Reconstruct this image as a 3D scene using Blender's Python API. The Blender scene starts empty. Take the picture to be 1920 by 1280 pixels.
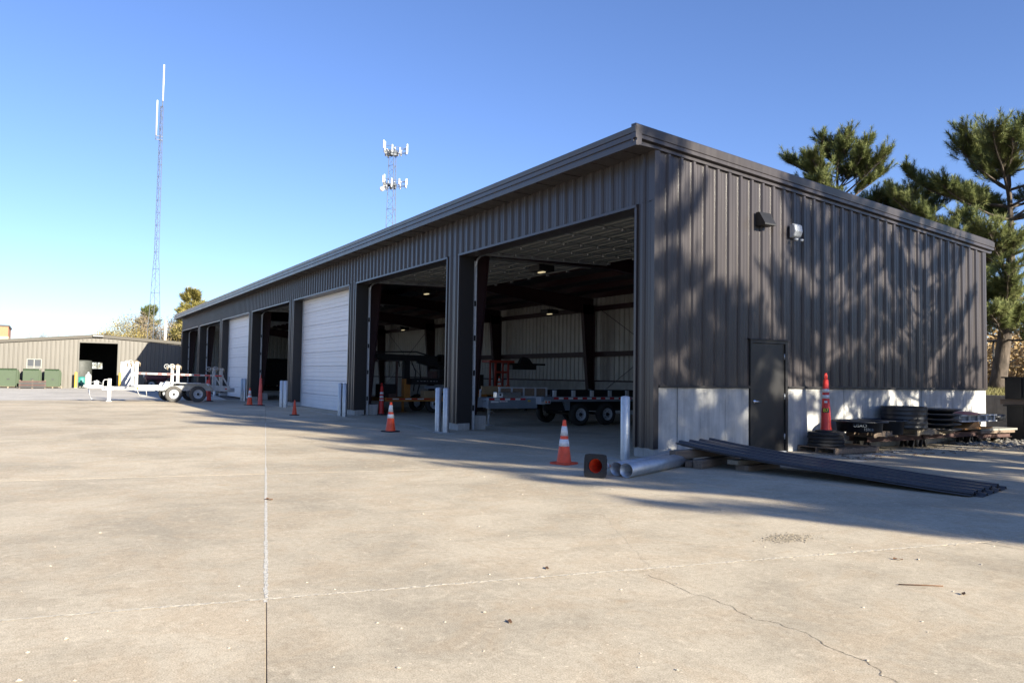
import bpy, math, random
import numpy as np
from mathutils import Vector, Matrix

random.seed(7)
rng = np.random.default_rng(7)
S = bpy.context.scene
COL = S.collection
R = math.radians

# ------------------------------------------------------------------ camera
cam = bpy.data.cameras.new('camera')
cam_o = bpy.data.objects.new('camera', cam)
COL.objects.link(cam_o)
CAMPOS = Vector((10.249, -9.130, 1.383))
yaw, pitch, roll = -1.025, 0.0457, 0.0153
fw = Vector((math.sin(yaw) * math.cos(pitch), math.cos(yaw) * math.cos(pitch), math.sin(pitch)))
r0 = Vector((math.cos(yaw), -math.sin(yaw), 0))
u0 = r0.cross(fw)
rt = r0 * math.cos(roll) + u0 * math.sin(roll)
up = -r0 * math.sin(roll) + u0 * math.cos(roll)
M = Matrix(((rt.x, up.x, -fw.x, CAMPOS.x), (rt.y, up.y, -fw.y, CAMPOS.y), (rt.z, up.z, -fw.z, CAMPOS.z), (0, 0, 0, 1)))
cam_o.matrix_world = M
cam.sensor_width = 36
cam.lens = 1450 / 1920 * 36
cam.clip_end = 3000
S.camera = cam_o

# ------------------------------------------------------------------ light
SUN_AZ = Vector((0.98, 0.2, 0)).normalized()
SUN_EL = R(18.8)
world = bpy.data.worlds.new('World')
S.world = world
world.use_nodes = True
wn = world.node_tree.nodes
wl = world.node_tree.links
bg = wn['Background']
sky = wn.new('ShaderNodeTexSky')
sky.sky_type = 'NISHITA'
sky.sun_disc = False
sky.sun_elevation = SUN_EL
sky.sun_rotation = math.atan2(SUN_AZ.x, SUN_AZ.y)
sky.altitude = 300
sky.air_density = 1.0
sky.dust_density = 0.3
sky.ozone_density = 1.8
tint = wn.new('ShaderNodeMix')
tint.data_type = 'RGBA'
tint.blend_type = 'MULTIPLY'
tint.inputs[0].default_value = 1.0
tint.inputs[7].default_value = (0.84, 0.955, 1.35, 1)
wl.new(sky.outputs[0], tint.inputs[6])
wl.new(tint.outputs[2], bg.inputs[0])
bg.inputs[1].default_value = 0.060

sun = bpy.data.lights.new('sun', 'SUN')
sun.energy = 5.0
sun.angle = R(0.5)
sun.color = (1.0, 0.93, 0.78)
sun_o = bpy.data.objects.new('sun', sun)
COL.objects.link(sun_o)
sdir = (SUN_AZ * math.cos(SUN_EL) + Vector((0, 0, math.sin(SUN_EL)))).normalized()
sun_o.rotation_euler = sdir.to_track_quat('Z', 'Y').to_euler()
sun_o.location = (20, -20, 30)

vs = S.view_settings
S.display_settings.display_device = 'sRGB'
vs.view_transform = 'Standard'
vs.look = 'None'
vs.exposure = 1.47
vs.gamma = 1
vs.use_curve_mapping = False
S.cycles.max_bounces = 8
S.cycles.diffuse_bounces = 4
S.cycles.use_denoising = True

# ------------------------------------------------------------------ materials
def nodes(name):
    m = bpy.data.materials.new(name)
    m.use_nodes = True
    nt = m.node_tree
    return m, nt, nt.nodes['Principled BSDF']

def mat(name, col, rough=0.6, metal=0.0, var=0.12, scale=6.0, bump=0.0, bscale=40.0, stretch=(1, 1, 1), spec=0.5, rvar=0.0):
    m, nt, b = nodes(name)
    tc = nt.nodes.new('ShaderNodeTexCoord')
    mp = nt.nodes.new('ShaderNodeMapping')
    mp.inputs['Scale'].default_value = stretch
    nt.links.new(tc.outputs['Object'], mp.inputs[0])
    n = nt.nodes.new('ShaderNodeTexNoise')
    n.inputs['Scale'].default_value = scale
    n.inputs['Detail'].default_value = 6
    nt.links.new(mp.outputs[0], n.inputs['Vector'])
    oi = nt.nodes.new('ShaderNodeObjectInfo')
    ad = nt.nodes.new('ShaderNodeMath'); ad.operation = 'MULTIPLY_ADD'
    ad.inputs[1].default_value = 0.25; 
    nt.links.new(oi.outputs['Random'], ad.inputs[0]); nt.links.new(n.outputs[0], ad.inputs[2])
    cr = nt.nodes.new('ShaderNodeMapRange')
    cr.inputs[1].default_value = 0.35; cr.inputs[2].default_value = 0.9
    cr.inputs[3].default_value = 1 - var; cr.inputs[4].default_value = 1 + var
    nt.links.new(ad.outputs[0], cr.inputs[0])
    mx = nt.nodes.new('ShaderNodeVectorMath'); mx.operation = 'SCALE'
    mx.inputs[0].default_value = col[:3]
    nt.links.new(cr.outputs[0], mx.inputs['Scale'])
    nt.links.new(mx.outputs[0], b.inputs['Base Color'])
    b.inputs['Roughness'].default_value = rough
    if rvar:
        rr = nt.nodes.new('ShaderNodeMapRange')
        rr.inputs[3].default_value = max(0.05, rough - rvar); rr.inputs[4].default_value = min(1, rough + rvar)
        nt.links.new(n.outputs[0], rr.inputs[0]); nt.links.new(rr.outputs[0], b.inputs['Roughness'])
    b.inputs['Metallic'].default_value = metal
    b.inputs['Specular IOR Level'].default_value = spec
    if bump:
        n2 = nt.nodes.new('ShaderNodeTexNoise'); n2.inputs['Scale'].default_value = bscale; n2.inputs['Detail'].default_value = 4
        nt.links.new(mp.outputs[0], n2.inputs['Vector'])
        bp = nt.nodes.new('ShaderNodeBump'); bp.inputs['Strength'].default_value = bump; bp.inputs['Distance'].default_value = 0.02
        nt.links.new(n2.outputs[0], bp.inputs['Height']); nt.links.new(bp.outputs[0], b.inputs['Normal'])
    return m

def emit(name, col, strength):
    m, nt, b = nodes(name)
    b.inputs['Base Color'].default_value = (*col, 1)
    b.inputs['Emission Color'].default_value = (*col, 1)
    b.inputs['Emission Strength'].default_value = strength
    return m

def ramp(nt, src, stops):
    r = nt.nodes.new('ShaderNodeValToRGB')
    e = r.color_ramp.elements
    while len(e) < len(stops): e.new(0.5)
    for k, (p, c) in enumerate(stops):
        e[k].position = p; e[k].color = (*c, 1)
    nt.links.new(src, r.inputs[0])
    return r

def mixc(nt, fac, a, b, mode='MIX'):
    x = nt.nodes.new('ShaderNodeMix'); x.data_type = 'RGBA'; x.blend_type = mode
    for s, i in ((fac, 0), (a, 6), (b, 7)):
        if isinstance(s, (int, float)): x.inputs[i].default_value = s
        elif isinstance(s, tuple): x.inputs[i].default_value = (*s, 1)
        else: nt.links.new(s, x.inputs[i])
    return x.outputs[2]

def noise(nt, vec, scale, detail=6, rough=0.55, stretch=None, dist=0.0):
    if stretch:
        mp = nt.nodes.new('ShaderNodeMapping'); mp.inputs['Scale'].default_value = stretch
        nt.links.new(vec, mp.inputs[0]); vec = mp.outputs[0]
    n = nt.nodes.new('ShaderNodeTexNoise')
    n.inputs['Scale'].default_value = scale; n.inputs['Detail'].default_value = detail
    n.inputs['Roughness'].default_value = rough; n.inputs['Distortion'].default_value = dist
    nt.links.new(vec, n.inputs['Vector'])
    return n.outputs[0]

def concrete_yard(name, base, warm):
    m, nt, b = nodes(name)
    g = nt.nodes.new('ShaderNodeNewGeometry').outputs['Position']
    k = lambda f: tuple(min(0.9, v * f) for v in base)
    c = ramp(nt, noise(nt, g, 0.45, 8, 0.62, dist=0.4), [(0.38, k(0.78)), (0.5, base), (0.60, k(1.11))]).outputs[0]
    c = mixc(nt, ramp(nt, noise(nt, g, 1.5, 10, 0.72, dist=0.9), [(0.46, (0, 0, 0)), (0.60, (0.85, 0.85, 0.85))]).outputs[0], c, mixc(nt, 0.6, c, warm))
    c = mixc(nt, ramp(nt, noise(nt, g, 2.6, 10, 0.75, (1, 0.5, 1), 0.5), [(0.50, (0, 0, 0)), (0.64, (0.5, 0.5, 0.5))]).outputs[0], c, k(0.74))
    c = mixc(nt, ramp(nt, noise(nt, g, 5.5, 9, 0.8, dist=1.2), [(0.53, (0, 0, 0)), (0.66, (0.7, 0.7, 0.7))]).outputs[0], c, k(1.28))
    # scuffs: thin pale scratches
    c = mixc(nt, ramp(nt, noise(nt, g, 3.2, 8, 0.7, (0.35, 3.2, 1), 1.6), [(0.64, (0, 0, 0)), (0.70, (0.6, 0.6, 0.6))]).outputs[0], c, k(1.25))
    # pop-outs
    v = nt.nodes.new('ShaderNodeTexVoronoi'); v.inputs['Scale'].default_value = 11
    nt.links.new(g, v.inputs['Vector'])
    spot = ramp(nt, v.outputs['Distance'], [(0.06, (1, 1, 1)), (0.12, (0, 0, 0))]).outputs[0]
    sel = ramp(nt, noise(nt, g, 0.9, 4), [(0.50, (0, 0, 0)), (0.60, (0.9, 0.9, 0.9))]).outputs[0]
    c = mixc(nt, mixc(nt, 1.0, spot, sel, 'MULTIPLY'), c, k(1.5))
    # rust coloured and oily marks
    c = mixc(nt, ramp(nt, noise(nt, g, 1.9, 4, 0.5, dist=0.3), [(0.68, (0, 0, 0)), (0.76, (0.3, 0.3, 0.3))]).outputs[0], c, (0.40, 0.24, 0.10))
    c = mixc(nt, ramp(nt, noise(nt, g, 1.1, 5, 0.6, dist=0.3), [(0.65, (0, 0, 0)), (0.76, (0.4, 0.4, 0.4))]).outputs[0], c, k(0.45))
    c = mixc(nt, 1.0, c, ramp(nt, noise(nt, g, 21, 8, 0.8, dist=0.5), [(0.32, (0.80, 0.78, 0.76)), (0.5, (1, 1, 1)), (0.66, (1.12, 1.12, 1.12))]).outputs[0], 'MULTIPLY')
    # sand grain
    c = mixc(nt, 1.0, c, ramp(nt, noise(nt, g, 120, 3, 0.7), [(0.30, (0.66, 0.64, 0.62)), (0.5, (1, 1, 1)), (0.70, (1.3, 1.3, 1.3))]).outputs[0], 'MULTIPLY')
    oi = nt.nodes.new('ShaderNodeObjectInfo')
    mr = nt.nodes.new('ShaderNodeMapRange'); mr.inputs[3].default_value = 0.90; mr.inputs[4].default_value = 1.07
    nt.links.new(oi.outputs['Random'], mr.inputs[0])
    vm = nt.nodes.new('ShaderNodeVectorMath'); vm.operation = 'SCALE'
    nt.links.new(c, vm.inputs[0]); nt.links.new(mr.outputs[0], vm.inputs['Scale'])
    nt.links.new(vm.outputs[0], b.inputs['Base Color'])
    b.inputs['Roughness'].default_value = 0.9
    b.inputs['Specular IOR Level'].default_value = 0.25
    bp = nt.nodes.new('ShaderNodeBump'); bp.inputs['Strength'].default_value = 0.22; bp.inputs['Distance'].default_value = 0.008
    nt.links.new(noise(nt, g, 60, 8, 0.75), bp.inputs['Height'])
    nt.links.new(bp.outputs[0], b.inputs['Normal'])
    return m

def stem_concrete(name, base):
    m, nt, b = nodes(name)
    g = nt.nodes.new('ShaderNodeNewGeometry').outputs['Position']
    c = ramp(nt, noise(nt, g, 2.2, 8, 0.65), [(0.3, tuple(v * 0.72 for v in base)), (0.55, base), (0.75, tuple(v * 1.15 for v in base))]).outputs[0]
    streak = noise(nt, g, 9, 8, 0.7, (1, 1, 0.09))
    c = mixc(nt, ramp(nt, streak, [(0.45, (0, 0, 0)), (0.7, (0.75, 0.75, 0.75))]).outputs[0], c, tuple(v * 0.6 for v in base))
    pit = ramp(nt, noise(nt, g, 30, 3), [(0.72, (0, 0, 0)), (0.78, (0.7, 0.7, 0.7))]).outputs[0]
    c = mixc(nt, pit, c, tuple(v * 0.35 for v in base))
    nt.links.new(c, b.inputs['Base Color'])
    b.inputs['Roughness'].default_value = 0.85
    bp = nt.nodes.new('ShaderNodeBump'); bp.inputs['Strength'].default_value = 0.4; bp.inputs['Distance'].default_value = 0.006
    nt.links.new(noise(nt, g, 45, 6, 0.7), bp.inputs['Height']); nt.links.new(bp.outputs[0], b.inputs['Normal'])
    return m

MT = dict(
    brown=mat('dark bronze painted steel', (0.042, 0.0355, 0.0355), 0.34, 0.0, 0.16, 2.2, 0.06, 2.2, (3, 3, 0.25), rvar=0.10),
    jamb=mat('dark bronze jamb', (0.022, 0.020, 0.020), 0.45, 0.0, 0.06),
    door=mat('dark bronze flush door', (0.020, 0.019, 0.019), 0.4, 0, 0.06),
    liner=mat('pale liner steel', (0.36, 0.35, 0.33), 0.45, 0.25, 0.10, 2),
    red_iron=mat('red oxide steel', (0.028, 0.009, 0.011), 0.55, 0, 0.15, 5),
    galv=mat('galvanised steel', (0.44, 0.46, 0.48), 0.42, 0.65, 0.14, 14, 0.05, 30),
    galvd=mat('dull galvanised sheet', (0.26, 0.27, 0.26), 0.5, 0.45, 0.14, 5),
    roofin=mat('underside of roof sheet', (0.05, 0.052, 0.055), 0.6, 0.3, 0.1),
    white_door=mat('white door steel', (0.74, 0.745, 0.76), 0.45, 0, 0.04, 1.5),
    stem=stem_concrete('board marked concrete', (0.47, 0.46, 0.435)),
    pier=stem_concrete('pier concrete', (0.40, 0.39, 0.37)),
    slab=concrete_yard('worn yard concrete', (0.505, 0.430, 0.316), (0.475, 0.368, 0.245)),
    apron=concrete_yard('newer apron concrete', (0.46, 0.40, 0.30), (0.44, 0.34, 0.23)),
    lot=concrete_yard('pale grey lot', (0.50, 0.465, 0.41), (0.46, 0.41, 0.34)),
    dirt=mat('dark joint earth', (0.11, 0.09, 0.07), 0.95, 0, 0.3, 8),
    seal=mat('pale joint mortar', (0.62, 0.58, 0.50), 0.9, 0, 0.25, 30, 0.6, 60),
    spall=mat('pale spalled edge', (0.60, 0.525, 0.40), 0.95, 0, 0.3, 25, 0.6, 50),
    crack=mat('crack dirt', (0.17, 0.14, 0.10), 0.95, 0, 0.3, 30),
    crack_pale=mat('pale crack dirt', (0.36, 0.31, 0.23), 0.95, 0, 0.2, 30),
    orange=mat('orange pvc', (0.74, 0.078, 0.026), 0.55, 0, 0.24, 9, 0.08, 20),
    orange_old=mat('sun faded orange pvc', (0.62, 0.10, 0.075), 0.65, 0, 0.22, 7),
    red_pvc=mat('red orange pvc', (0.60, 0.035, 0.025), 0.5, 0, 0.12, 8),
    rubber=mat('black rubber', (0.018, 0.018, 0.019), 0.8, 0, 0.25, 12, 0.1, 30),
    refl=mat('white reflective sheeting', (0.64, 0.65, 0.66), 0.4, 0, 0.16, 25),
    redtape=mat('red reflective tape', (0.45, 0.015, 0.018), 0.4, 0, 0.08),
    grey_paint=mat('grey trailer paint', (0.17, 0.20, 0.235), 0.45, 0, 0.12, 4),
    lgrey=mat('light grey paint', (0.42, 0.44, 0.46), 0.45, 0, 0.12, 4),
    white=mat('white enamel', (0.43, 0.43, 0.42), 0.45, 0, 0.18, 7),
    alu=mat('tread plate aluminium', (0.72, 0.72, 0.72), 0.3, 0.9, 0.1, 20),
    tire=mat('tyre rubber', (0.022, 0.021, 0.02), 0.85, 0, 0.3, 8, 0.15, 40),
    tire_dust=mat('dusty tyre rubber', (0.085, 0.08, 0.075), 0.9, 0, 0.3, 8),
    black=mat('black steel', (0.010, 0.010, 0.011), 0.5, 0, 0.3, 5),
    blackpoly=mat('black moulded plastic', (0.012, 0.014, 0.019), 0.38, 0, 0.2, 5),
    lens_red=mat('red lamp lens', (0.35, 0.01, 0.01), 0.25, 0, 0.05),
    lens_amber=mat('amber lamp lens', (0.6, 0.16, 0.02), 0.25, 0, 0.05),
    yellow=mat('safety yellow paint', (0.60, 0.38, 0.06), 0.5, 0, 0.12, 6),
    sign_yellow=mat('yellow sticker', (0.75, 0.55, 0.03), 0.5, 0, 0.05),
    om=mat('orange machine paint', (0.42, 0.17, 0.035), 0.5, 0, 0.2, 5),
    omr=mat('red orange machine paint', (0.30, 0.035, 0.02), 0.5, 0, 0.2, 5),
    tan_box=mat('tan painted box', (0.33, 0.235, 0.135), 0.5, 0, 0.12, 5),
    wood=mat('weathered wood', (0.17, 0.125, 0.09), 0.85, 0, 0.35, 3, 0.3, 25, (1, 9, 9)),
    wood_pale=mat('pale pallet wood', (0.26, 0.21, 0.15), 0.85, 0, 0.3, 3, 0.3, 25, (1, 9, 9)),
    wood_org=mat('orange stained wood', (0.40, 0.20, 0.07), 0.8, 0, 0.25, 3, 0.2, 25, (1, 9, 9)),
    rust=mat('primer brown beam', (0.085, 0.045, 0.038), 0.7, 0, 0.3, 6),
    pink=mat('pink plastic', (0.42, 0.16, 0.13), 0.6, 0, 0.1),
    sheet=mat('dark bronze loose sheet', (0.060, 0.058, 0.062), 0.33, 0, 0.08, 2),
    tan=mat('tan wall steel', (0.120, 0.107, 0.088), 0.5, 0, 0.05, 1.2),
    tan_roof=mat('tan roof trim', (0.095, 0.085, 0.07), 0.5, 0, 0.05),
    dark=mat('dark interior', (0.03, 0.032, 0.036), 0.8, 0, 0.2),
    glass=mat('window glass', (0.05, 0.06, 0.075), 0.08, 0, 0.1, spec=0.8),
    frame_w=mat('pale window frame', (0.26, 0.25, 0.22), 0.5, 0, 0.05),
    green=mat('utility green paint', (0.034, 0.058, 0.024), 0.6, 0, 0.10, 3),
    teal=mat('teal enamel', (0.03, 0.22, 0.19), 0.5, 0, 0.1),
    brick=mat('orange brick', (0.42, 0.19, 0.10), 0.85, 0, 0.15, 9),
    brick_lt=mat('buff brick', (0.52, 0.36, 0.24), 0.85, 0, 0.15, 9),
    mast=mat('galvanised lattice', (0.105, 0.12, 0.145), 0.6, 0.0, 0.1),
    fibre=mat('white fibreglass', (0.55, 0.55, 0.55), 0.5, 0, 0.03),
    pole=mat('pale weathered pole', (0.50, 0.42, 0.33), 0.85, 0, 0.2, 6, 0.2, 20, (6, 6, 1)),
    bark=mat('pine bark', (0.105, 0.082, 0.064), 0.95, 0, 0.6, 7, 1.0, 16, (1, 1, 0.35)),
    bark_g=mat('grey bark', (0.20, 0.18, 0.16), 0.95, 0, 0.3, 9, 0.5, 25),
    grit=mat('pale gravel', (0.42, 0.37, 0.29), 0.95, 0, 0.4, 40),
    grit_dark=mat('brown grit', (0.22, 0.185, 0.135), 0.95, 0, 0.5, 40),
    dust=mat('pale concrete dust', (0.50, 0.47, 0.41), 0.95, 0, 0.2, 20),
    rubble=mat('grey rubble', (0.22, 0.20, 0.17), 0.95, 0, 0.5, 12),
    leafd=mat('dead leaf', (0.13, 0.065, 0.03), 0.85, 0, 0.4, 30),
    flood=mat('grey cast housing', (0.42, 0.44, 0.46), 0.45, 0.2, 0.1),
    chrome=mat('satin chrome', (0.75, 0.75, 0.77), 0.2, 1.0, 0.05),
    wall_r=stem_concrete('retaining wall concrete', (0.24, 0.225, 0.20)),
    pulley=mat('worn cast pulley', (0.22, 0.17, 0.11), 0.6, 0.1, 0.3, 20),
    chalk=mat('white chalk', (0.16, 0.18, 0.20), 0.95, 0, 0.3, 60),
    ink_y=mat('yellow print', (0.75, 0.62, 0.03), 0.6, 0, 0.03),
    ink_b=mat('black print', (0.015, 0.015, 0.015), 0.6, 0, 0.03),
    grey_shaded=mat('shade darkened grey enamel', (0.07, 0.075, 0.07), 0.6, 0, 0.2),  # grey tank paint, darkened so its colour carries the shed's inner shade
    maroon=mat('maroon machine paint', (0.10, 0.02, 0.03), 0.5, 0, 0.2),
)
MT['lamp'] = emit('lit lamp', (1.0, 0.84, 0.5), 0.22)

def foliage(name, stops, rough=0.7, trans=0.12):
    m, nt, b = nodes(name)
    g = nt.nodes.new('ShaderNodeNewGeometry')
    n = noise(nt, g.outputs['Position'], 1.3, 4)
    ad = nt.nodes.new('ShaderNodeMath'); ad.operation = 'MULTIPLY_ADD'; ad.inputs[1].default_value = 0.5; 
    nt.links.new(g.outputs['Random Per Island'], ad.inputs[0])
    sb = nt.nodes.new('ShaderNodeMath'); sb.operation = 'SUBTRACT'; sb.inputs[1].default_value = 0.25
    nt.links.new(n, sb.inputs[0]); nt.links.new(sb.outputs[0], ad.inputs[2])
    c = ramp(nt, ad.outputs[0], stops).outputs[0]
    nt.links.new(c, b.inputs['Base Color'])
    b.inputs['Roughness'].default_value = rough
    b.inputs['Specular IOR Level'].default_value = 0.3
    if trans:
        t = nt.nodes.new('ShaderNodeBsdfTranslucent'); nt.links.new(c, t.inputs[0])
        ms = nt.nodes.new('ShaderNodeMixShader'); ms.inputs[0].default_value = trans
        nt.links.new(b.outputs[0], ms.inputs[1]); nt.links.new(t.outputs[0], ms.inputs[2])
        nt.links.new(ms.outputs[0], nt.nodes['Material Output'].inputs[0])
    return m

MT['needle'] = foliage('pine needles', [(0.2, (0.075, 0.098, 0.030)), (0.5, (0.145, 0.168, 0.054)), (0.8, (0.235, 0.24, 0.085))])
MT['needle_far'] = foliage('yellowing evergreen', [(0.2, (0.12, 0.12, 0.035)), (0.5, (0.24, 0.21, 0.06)), (0.8, (0.36, 0.30, 0.09))])
MT['gold'] = foliage('autumn leaves', [(0.2, (0.17, 0.15, 0.055)), (0.5, (0.33, 0.26, 0.085)), (0.8, (0.44, 0.34, 0.12))])
MT['tanleaf'] = foliage('brown autumn leaves', [(0.2, (0.20, 0.16, 0.11)), (0.5, (0.30, 0.24, 0.16)), (0.8, (0.40, 0.30, 0.18))])
MT['corn'] = foliage('dry corn', [(0.2, (0.24, 0.16, 0.075)), (0.5, (0.42, 0.29, 0.14)), (0.8, (0.55, 0.40, 0.21))])
MT['grass'] = foliage('rough autumn grass', [(0.2, (0.14, 0.12, 0.05)), (0.5, (0.20, 0.19, 0.06)), (0.8, (0.30, 0.25, 0.12))])
MT['bank'] = mat('grass bank soil', (0.17, 0.14, 0.065), 0.95, 0, 0.5, 3, 0.6, 30)

# ------------------------------------------------------------------ mesh builder
class MB:
    def __init__(s):
        s.v = []; s.f = []; s.m = []; s.sm = []
    def add(s, vs, fs, mi=0, smooth=False):
        o = len(s.v)
        s.v.extend([tuple(p) for p in vs])
        for f in fs:
            s.f.append(tuple(i + o for i in f)); s.m.append(mi); s.sm.append(smooth)
        return s
    def box(s, lo, hi, mi=0, rz=0.0, piv=None):
        x0, y0, z0 = lo; x1, y1, z1 = hi
        vs = [(x0, y0, z0), (x1, y0, z0), (x1, y1, z0), (x0, y1, z0), (x0, y0, z1), (x1, y0, z1), (x1, y1, z1), (x0, y1, z1)]
        if rz:
            cx, cy = piv if piv else ((x0 + x1) / 2, (y0 + y1) / 2)
            c, n = math.cos(rz), math.sin(rz)
            vs = [(cx + (x - cx) * c - (y - cy) * n, cy + (x - cx) * n + (y - cy) * c, z) for x, y, z in vs]
        return s.add(vs, [(3, 2, 1, 0), (4, 5, 6, 7), (0, 1, 5, 4), (1, 2, 6, 5), (2, 3, 7, 6), (3, 0, 4, 7)], mi)
    def beam(s, p, q, w, h, mi=0, upv=(0, 0, 1)):
        p, q = Vector(p), Vector(q)
        d = (q - p).normalized()
        u = Vector(upv)
        if abs(d.dot(u)) > 0.98: u = Vector((1, 0, 0))
        a = d.cross(u).normalized() * (w / 2); b = a.cross(d).normalized() * (h / 2)
        vs = [p - a - b, p + a - b, p + a + b, p - a + b, q - a - b, q + a - b, q + a + b, q - a + b]
        return s.add(vs, [(0, 1, 2, 3), (7, 6, 5, 4), (0, 4, 5, 1), (1, 5, 6, 2), (2, 6, 7, 3), (3, 7, 4, 0)], mi)
    def tube(s, pts, r, n=8, mi=0, caps=True, smooth=True):
        pts = [Vector(p) for p in pts]
        rs = r if isinstance(r, (list, tuple)) else [r] * len(pts)
        vs = []; pa = None
        for i, p in enumerate(pts):
            d = (pts[min(i + 1, len(pts) - 1)] - pts[max(i - 1, 0)])
            d = d.normalized() if d.length > 1e-9 else Vector((0, 0, 1))
            if pa is None:
                u = Vector((0, 0, 1)) if abs(d.z) < 0.9 else Vector((1, 0, 0))
                a = d.cross(u).normalized()
            else:
                a = (pa - d * pa.dot(d))
                a = a.normalized() if a.length > 1e-6 else pa
            pa = a
            b = d.cross(a)
            for k in range(n):
                t = 2 * math.pi * k / n
                vs.append(p + (a * math.cos(t) + b * math.sin(t)) * rs[i])
        fs = []
        for i in range(len(pts) - 1):
            for k in range(n):
                k2 = (k + 1) % n
                fs.append((i * n + k, i * n + k2, (i + 1) * n + k2, (i + 1) * n + k))
        s.add(vs, fs, mi, smooth)
        if caps:
            o = len(s.v) - len(vs)
            e = (len(pts) - 1) * n
            s.f.append(tuple(o + k for k in range(n))[::-1]); s.m.append(mi); s.sm.append(False)
            s.f.append(tuple(o + e + k for k in range(n))); s.m.append(mi); s.sm.append(False)
        return s
    def lathe(s, prof, n=24, c=(0, 0, 0), mi=0, axis='z', smooth=True, squash=1.0, mis=None):
        # prof: list of (r, h)
        vs = []
        for r, h in prof:
            for k in range(n):
                t = 2 * math.pi * k / n
                x, y = r * math.cos(t), r * math.sin(t) * squash
                if axis == 'z': p = (x, y, h)
                elif axis == 'x': p = (h, x, y)
                else: p = (y, h, x)
                vs.append((c[0] + p[0], c[1] + p[1], c[2] + p[2]))
        o = len(s.v)
        s.v.extend(vs)
        for i in range(len(prof) - 1):
            for k in range(n):
                k2 = (k + 1) % n
                s.f.append((o + i * n + k, o + i * n + k2, o + (i + 1) * n + k2, o + (i + 1) * n + k))
                s.m.append(mis[i] if mis else mi); s.sm.append(smooth)
        return s
    def prism(s, poly, axis, a, b, mi=0, shear=None):
        # poly: 2D outline; axis: extrude axis 'x','y','z' from a to b
        n = len(poly)
        def P(u, v, w):
            return {'x': (w, u, v), 'y': (u, w, v), 'z': (u, v, w)}[axis]
        vs = [P(u, v, a) for u, v in poly] + [P(u, v, b) for u, v in poly]
        fs = [tuple(range(n))[::-1], tuple(range(n, 2 * n))] + [(i, (i + 1) % n, n + (i + 1) % n, n + i) for i in range(n)]
        return s.add(vs, fs, mi)
    def build(s, name, mats, parent=None, loc=(0, 0, 0), fix=True):
        me = bpy.data.meshes.new(name)
        me.from_pydata(s.v, [], s.f)
        for m in (mats if isinstance(mats, (list, tuple)) else [mats]):
            me.materials.append(MT[m] if isinstance(m, str) else m)
        me.polygons.foreach_set('material_index', s.m)
        me.polygons.foreach_set('use_smooth', s.sm)
        if fix:
            import bmesh
            bm = bmesh.new(); bm.from_mesh(me)
            bmesh.ops.recalc_face_normals(bm, faces=bm.faces)
            bm.to_mesh(me); bm.free()
        me.update()
        o = bpy.data.objects.new(name, me)
        COL.objects.link(o)
        o.location = loc
        if parent is not None: o.parent = parent
        return o

def bev(o, w=0.006, seg=2):
    m = o.modifiers.new('bevel', 'BEVEL'); m.width = w; m.segments = seg; m.limit_method = 'ANGLE'; m.angle_limit = R(40)
    return o

def thing(name, label, cat, loc=(0, 0, 0), rz=0.0, group=None, kind=None):
    o = bpy.data.objects.new(name, None)
    COL.objects.link(o)
    o.location = loc; o.rotation_euler = (0, 0, rz)
    o.empty_display_size = 0.2
    return tag(o, label, cat, group, kind)

def tag(o, label, cat, group=None, kind=None):
    if label: o['label'] = label
    if cat: o['category'] = cat
    if group: o['group'] = group
    if kind: o['kind'] = kind
    return o

def struct(o, kind='structure'):
    o['kind'] = kind
    return o

def link_copy(src, parent, loc=None):
    c = src.copy(); COL.objects.link(c); c.parent = parent
    if loc is not None: c.location = loc
    return c

def dup(root, loc, rz=None, label=None, group=None):
    c = root.copy(); COL.objects.link(c); c.location = loc
    if rz is not None: c.rotation_euler = (0, 0, rz)
    if label: c['label'] = label
    if group: c['group'] = group
    for ch in root.children:
        d = link_copy(ch, c)
        for g in ch.children: link_copy(g, d)
    return c

def font(txt, size, m, parent, loc, rot, name='lettering', extr=0.0005):
    cu = bpy.data.curves.new(name, 'FONT')
    cu.body = txt; cu.size = size; cu.extrude = extr; cu.align_x = 'CENTER'; cu.align_y = 'CENTER'
    cu.materials.append(MT[m])
    f = bpy.data.objects.new(name, cu); COL.objects.link(f)
    bpy.context.view_layer.update()
    me = bpy.data.meshes.new_from_object(f.evaluated_get(bpy.context.evaluated_depsgraph_get()))
    me.name = name
    bpy.data.objects.remove(f)
    o = bpy.data.objects.new(name, me); COL.objects.link(o)
    o.parent = parent; o.location = loc; o.rotation_euler = rot
    return o

# ================================================================== GROUND
g = MB(); g.add([(-900, -900, -0.06), (900, -900, -0.06), (900, 900, -0.06), (-900, 900, -0.06)], [(0, 1, 2, 3)])
struct(g.build('ground', 'dirt'))

def clip(poly, p, n, keep):
    # keep the side where keep*((x-p).n) >= 0
    out = []
    f = [keep * ((q[0] - p[0]) * n[0] + (q[1] - p[1]) * n[1]) for q in poly]
    for i in range(len(poly)):
        j = (i + 1) % len(poly)
        if f[i] >= 0: out.append(poly[i])
        if f[i] * f[j] < 0:
            t = f[i] / (f[i] - f[j])
            out.append((poly[i][0] + t * (poly[j][0] - poly[i][0]), poly[i][1] + t * (poly[j][1] - poly[i][1])))
    return out

def area(p):
    return 0.5 * sum(p[i][0] * p[(i + 1) % len(p)][1] - p[(i + 1) % len(p)][0] * p[i][1] for i in range(len(p)))

def inset(poly, d):
    if area(poly) < 0: poly = poly[::-1]
    n = len(poly); out = []
    for i in range(n):
        a, b, c = Vector(poly[i - 1]), Vector(poly[i]), Vector(poly[(i + 1) % n])
        e1 = (b - a).normalized(); e2 = (c - b).normalized()
        n1 = Vector((-e1.y, e1.x)); n2 = Vector((-e2.y, e2.x))
        k = n1 + n2
        k = k / max(0.2, k.dot(n1)) if k.length > 1e-6 else n1
        out.append(tuple(b + k * d))
    return out

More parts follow.
